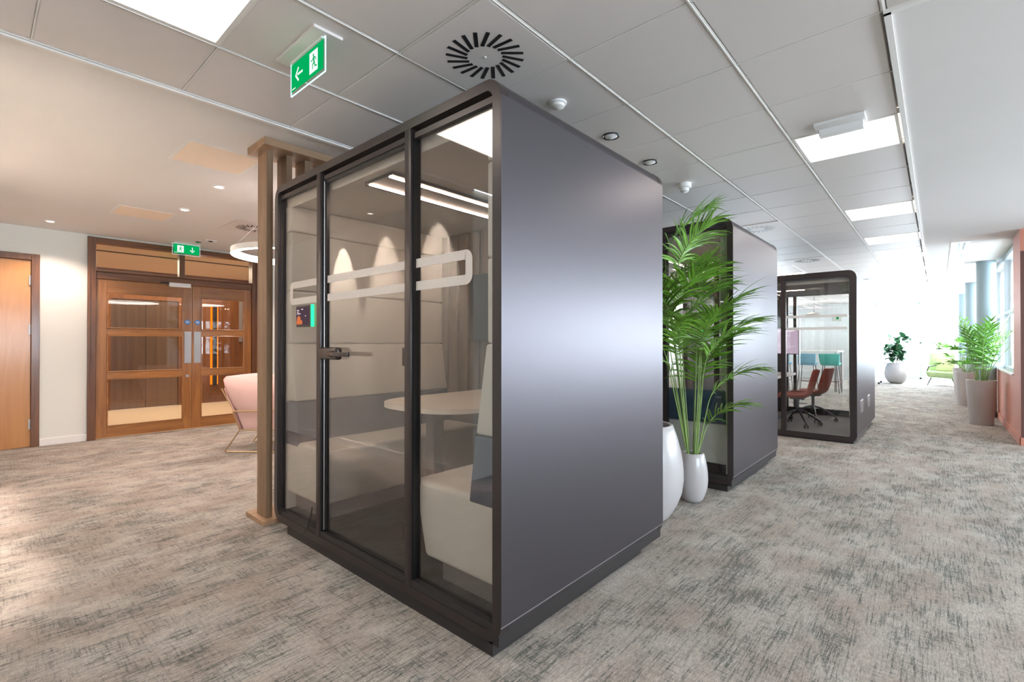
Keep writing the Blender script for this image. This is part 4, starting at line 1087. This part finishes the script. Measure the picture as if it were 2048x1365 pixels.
taper_pot(tb2, (.42, 13.5, 0), .13, .165, .68, M['potg'])
for k in range(16):
    a = 2*PI*k/16*1.0 + random.uniform(-.3, .3)
    fan(tb2, (.42, 13.5, .62), a, math.radians(random.uniform(48, 84)), random.uniform(.25, .75), .24, 8, M['leaf2'], bend=random.uniform(.3, .9))
tb3 = root('potted_plant', (.42, 16.2, 0), 'farthest leafy plant in a slim grey planter by the armchair', 'potted plant')
taper_pot(tb3, (.42, 16.2, 0), .12, .155, .66, M['potg'])
for k in range(12):
    a = 2*PI*k/12 + random.uniform(-.3, .3)
    fan(tb3, (.42, 16.2, .60), a, math.radians(random.uniform(45, 84)), random.uniform(.25, .75), .24, 8, M['leaf2'], bend=random.uniform(.3, .9))
# fiddle leaf fig
tf = root('potted_fig', (-1.0, 19.45, 0), 'fiddle leaf fig in a round white pot before the end window', 'potted plant')
egg_pot(tf, .30, .64, .24, (-1.0, 19.45, 0), M['potw'])
sb = MB(); fb = MB()
random.seed(5)
for k in range(5):
    a = 2*PI*k/5; tx = -1.0+.22*math.cos(a)*random.uniform(.4, 1.2); ty = 19.45+.22*math.sin(a); tz = random.uniform(1.15, 1.62)
    p0 = Vector((-1.0+.06*math.cos(a), 19.45+.06*math.sin(a), .58)); p1 = Vector((tx, ty, tz))
    sb.tube([p0, p0.lerp(p1, .5)+Vector((0, 0, .03)), p1], [.012, .009, .006], 6)
    for q in range(24):
        u = random.uniform(.22, 1.0); p = p0.lerp(p1, u); az = random.uniform(0, 2*PI); el = random.uniform(-.3, .9)
        d = Vector((math.cos(az)*math.cos(el), math.sin(az)*math.cos(el), math.sin(el)))
        leaflet(fb, p, d, Vector((0, 0, 1)), random.uniform(.26, .38), random.uniform(.15, .21), .12, .12, 6)
sb.build('stem', M['bark'], tf, smooth=True); fb.build('foliage', M['leaf3'], tf, smooth=True, auto=70)

# ------------------------------------------------------------------ green armchair at the end window
ga = root('armchair', (.02, 19.45, 0), 'pale green armchair with dark legs before the end window', 'armchair')
MB().hull8([(-.24, 19.1, .24), (.36, 19.1, .22), (.36, 19.7, .22), (-.24, 19.7, .24), (-.30, 19.08, .43), (.40, 19.08, .40), (.40, 19.72, .40), (-.30, 19.72, .43)], bev=.05, seg=4).build('seat', M['mint'], ga, smooth=True)
MB().hull8([(-.26, 19.66, .30), (.38, 19.66, .30), (.38, 19.80, .30), (-.26, 19.80, .30), (-.18, 19.84, .98), (.38, 19.84, .98), (.38, 19.94, .98), (-.18, 19.94, .98)], bev=.045, seg=4).build('backrest', M['mint'], ga, smooth=True)
MB().tube([(-.26, 19.2, .42), (-.22, 19.2, .56), (-.05, 19.5, .60), (.0, 19.75, .60)], .018, 8).build('arm', M['dkmetal'], ga, smooth=True)
for sx, x, xx in ((-1, -.16, -.25), (1, .30, .38)):
    for y, yy in ((19.16, 19.10), (19.64, 19.70)):
        MB().tube([(x, y, .24), (xx, yy, .0)], [.014, .009], 8).build('leg', M['black'], ga, smooth=True)
cu = MB().hull8([(-.06, 19.38, .435), (.36, 19.38, .435), (.36, 19.48, .435), (-.06, 19.48, .435), (.00, 19.53, .84), (.38, 19.53, .84), (.38, 19.63, .84), (.00, 19.63, .84)], bev=.045, seg=4).build('scatter_cushion', M['mint2'], smooth=True)
tag(cu, 'olive green scatter cushion leaning on the pale green armchair', 'cushion')
# mobile board at the edge of the far pod
mb = root('mobile_whiteboard', (-1.62, 19.3, 0), 'grey-blue mobile board on castors at the far end, beside the fig', 'whiteboard')
MB().box(-1.60, -1.52, 18.5, 19.6, .50, 1.37, bev=.005).build('board', M['board'], mb)
MB().box(-1.58, -1.54, 19.40, 19.44, .08, .50).box(-1.58, -1.54, 18.66, 18.70, .08, .50).box(-1.78, -1.36, 19.40, 19.44, .06, .09).box(-1.78, -1.36, 18.66, 18.70, .06, .09).build('frame', M['white'], mb)
for x in (-1.76, -1.38):
    for y in (18.68, 19.42):
        MB().prism([(x+.03*math.cos(2*PI*k/14), y-.01, .03+.03*math.sin(2*PI*k/14)) for k in range(14)], (0, .02, 0)).build('castor', M['black'], mb)
ds = root('low_table', (-1.40, 20.0, 0), 'white low table against the end window, behind the fig pot', 'table')
MB().box(-1.58, -1.1, 19.85, 20.3, .60, .64, bev=.004).build('tabletop', M['white'], ds)
for x in (-1.55, -1.13):
    for y in (19.9, 20.25): MB().box(x-.015, x+.015, y-.015, y+.015, 0, .60).build('leg', M['white'], ds)

# ------------------------------------------------------------------ open office behind the pods
ht = root('high_table', (-2.7, 15.45, 0), 'high table with white top in the open office, seen through the farthest pod', 'table')
MB().box(-3.8, -1.95, 14.95, 16.0, 1.03, 1.07, bev=.004).build('tabletop', M['whitetop'], ht)
for x in (-3.75, -2.0):
    for y in (15.0, 15.95): MB().box(x-.03, x+.03, y-.03, y+.03, 0, 1.03).build('leg', M['steel'], ht)
def stool():
    t = root('bar_stool', (0, 0, 0), '', 'bar stool', 'bar stools at the high table')
    MB().hull8([(-.19, -.19, .70), (.19, -.19, .70), (.19, .19, .70), (-.19, .19, .70), (-.215, -.215, .77), (.215, -.215, .77), (.215, .215, .77), (-.215, .215, .77)], bev=.03, seg=3).build('seat', M['stoolblue'], t, smooth=True, local=True)
    MB().hull8([(-.21, -.23, .76), (.21, -.23, .76), (.21, -.17, .76), (-.21, -.17, .76), (-.23, -.29, 1.0), (.23, -.29, 1.0), (.23, -.24, 1.0), (-.23, -.24, 1.0)], bev=.022, seg=3).build('backrest', M['stoolblue'], t, smooth=True, local=True)
    for sx in (-1, 1):
        for sy in (-1, 1): MB().tube([(sx*.15, sy*.15, .70), (sx*.21, sy*.21, 0)], .010, 6).build('leg', M['dkmetal'], t, smooth=True, local=True)
    MB().tube([(-.19, -.19, .28), (.19, -.19, .28), (.19, .19, .28), (-.19, .19, .28)], .008, 6, closed=True).build('foot_ring', M['dkmetal'], t, local=True)
    return t
s1 = stool(); s1.location = (-2.56, 14.55, 0); s1['label'] = 'sky blue bar stool at the high table, left of the teal one'
s0 = copy_tree(s1); s0.location = (-3.15, 14.55, 0); s0['label'] = 'sky blue bar stool farthest left at the high table'
s2 = copy_tree(s1); s2.location = (-2.06, 14.62, 0); s2['label'] = 'teal bar stool at the right end of the high table'
for q in list(bpy.data.objects):
    if q.parent == s2 and q.name.split('.')[0] in ('seat', 'backrest'):
        q.data = q.data.copy(); q.data.materials[0] = M['stoolteal']
pl = root('pendant_lamp', (-2.55, 15.4, 2.03), 'pale dome pendant lamp hanging above the high table', 'pendant light')
MB().lathe([(.215, 0), (.205, .03), (.12, .075), (.03, .10), (.018, .14)], (-2.55, 15.4, 2.03), 32).build('lamp_shade', M['potw'], pl, smooth=True)
MB().tube([(-2.55, 15.4, 2.17), (-2.55, 15.4, CZ)], .004, 6).build('cord', M['black'], pl)
fl = root('floor_lamp', (-2.19, 11.6, 0), 'thin bent metal floor lamp seen through the farthest pod', 'floor lamp')
MB().tube([(-2.19, 11.6, .02), (-2.19, 11.6, 1.76), (-2.21, 11.58, 1.84), (-2.28, 11.52, 1.90), (-2.36, 11.45, 1.90)], .013, 8).build('pole', M['steel'], fl, smooth=True)
MB().lathe([(.14, 0), (.14, .015), (.02, .03)], (-2.19, 11.6, 0), 24, cap=True).build('base', M['dkmetal'], fl)
MB().lathe([(.07, -.10), (.03, .0)], (-2.38, 11.43, 1.90), 20).build('lamp_shade', M['alu'], fl)
# meeting chairs / desk hint beyond second pod
dk = root('desk', (-5.2, 9.2, 0), 'white desk in the open office, seen through the second pod', 'desk')
MB().box(-6.0, -4.4, 8.8, 9.6, .71, .74, bev=.003).build('tabletop', M['whitetop'], dk)
for x in (-5.95, -4.45):
    for y in (8.85, 9.55): MB().box(x-.02, x+.02, y-.02, y+.02, 0, .71).build('leg', M['white'], dk)

# ------------------------------------------------------------------ light
W = bpy.data.worlds.new('daylight'); SC.world = W; W.use_nodes = True
nt = W.node_tree; nt.nodes.clear()
wo = nt.nodes.new('ShaderNodeOutputWorld'); bg = nt.nodes.new('ShaderNodeBackground')
bg.inputs[0].default_value = (.80, .89, 1, 1); bg.inputs[1].default_value = 16
nt.links.new(bg.outputs[0], wo.inputs[0])
def area(name, loc, rot, sx, sy, k, col, portal=False):
    d = bpy.data.lights.new(name, 'AREA'); d.shape = 'RECTANGLE'; d.size = sx; d.size_y = sy; d.energy = k; d.color = col
    if portal: d.cycles.is_portal = True
    o = bpy.data.objects.new(name, d); COL.objects.link(o); o.location = loc; o.rotation_euler = rot; return o
H = PI/2
area('sky_portal', (-.43, YF+.2, 1.35), (-H, 0, 0), 2.4, 2.5, 1, (1, 1, 1), True)
area('sky_portal', (XR+.2, 14.9, 1.7), (0, H, 0), 1.7, 11.2, 1, (1, 1, 1), True)
area('sky_portal', (3.2, 8.8, 1.4), (-H, 0, 0), 4.1, 1.0, 1, (1, 1, 1), True)
area('sky_portal', (XRR+.2, 1.1, 1.5), (0, H, 0), 1.4, 4.2, 1, (1, 1, 1), True)
area('sky_portal', (-6.0, YF+.2, 1.65), (-H, 0, 0), 3.6, 1.7, 1, (1, 1, 1), True)
area('sky_portal', (XRR+.2, 7.2, 1.5), (0, H, 0), 1.4, 2.8, 1, (1, 1, 1), True)
# unseen area light added to brighten the lobby
d = bpy.data.lights.new('lobby_fill', 'AREA'); d.shape = 'RECTANGLE'; d.size = 2; d.size_y = 3; d.energy = 85; d.color = (1, .82, .62)
o = bpy.data.objects.new('lobby_fill', d); COL.objects.link(o); o.location = (-10.5, 2.4, CZ-.03)

SC.view_settings.view_transform = 'Standard'; SC.view_settings.look = 'None'; SC.view_settings.gamma = 1; SC.view_settings.exposure = 0.74
SC.view_settings.use_curve_mapping = False
SC.cycles.use_denoising = True
SC.cycles.max_bounces = 10; SC.cycles.diffuse_bounces = 5; SC.cycles.glossy_bounces = 4; SC.cycles.transparent_max_bounces = 24; SC.cycles.transmission_bounces = 4
SC.cycles.sample_clamp_indirect = 60; SC.cycles.caustics_reflective = False; SC.cycles.caustics_refractive = False
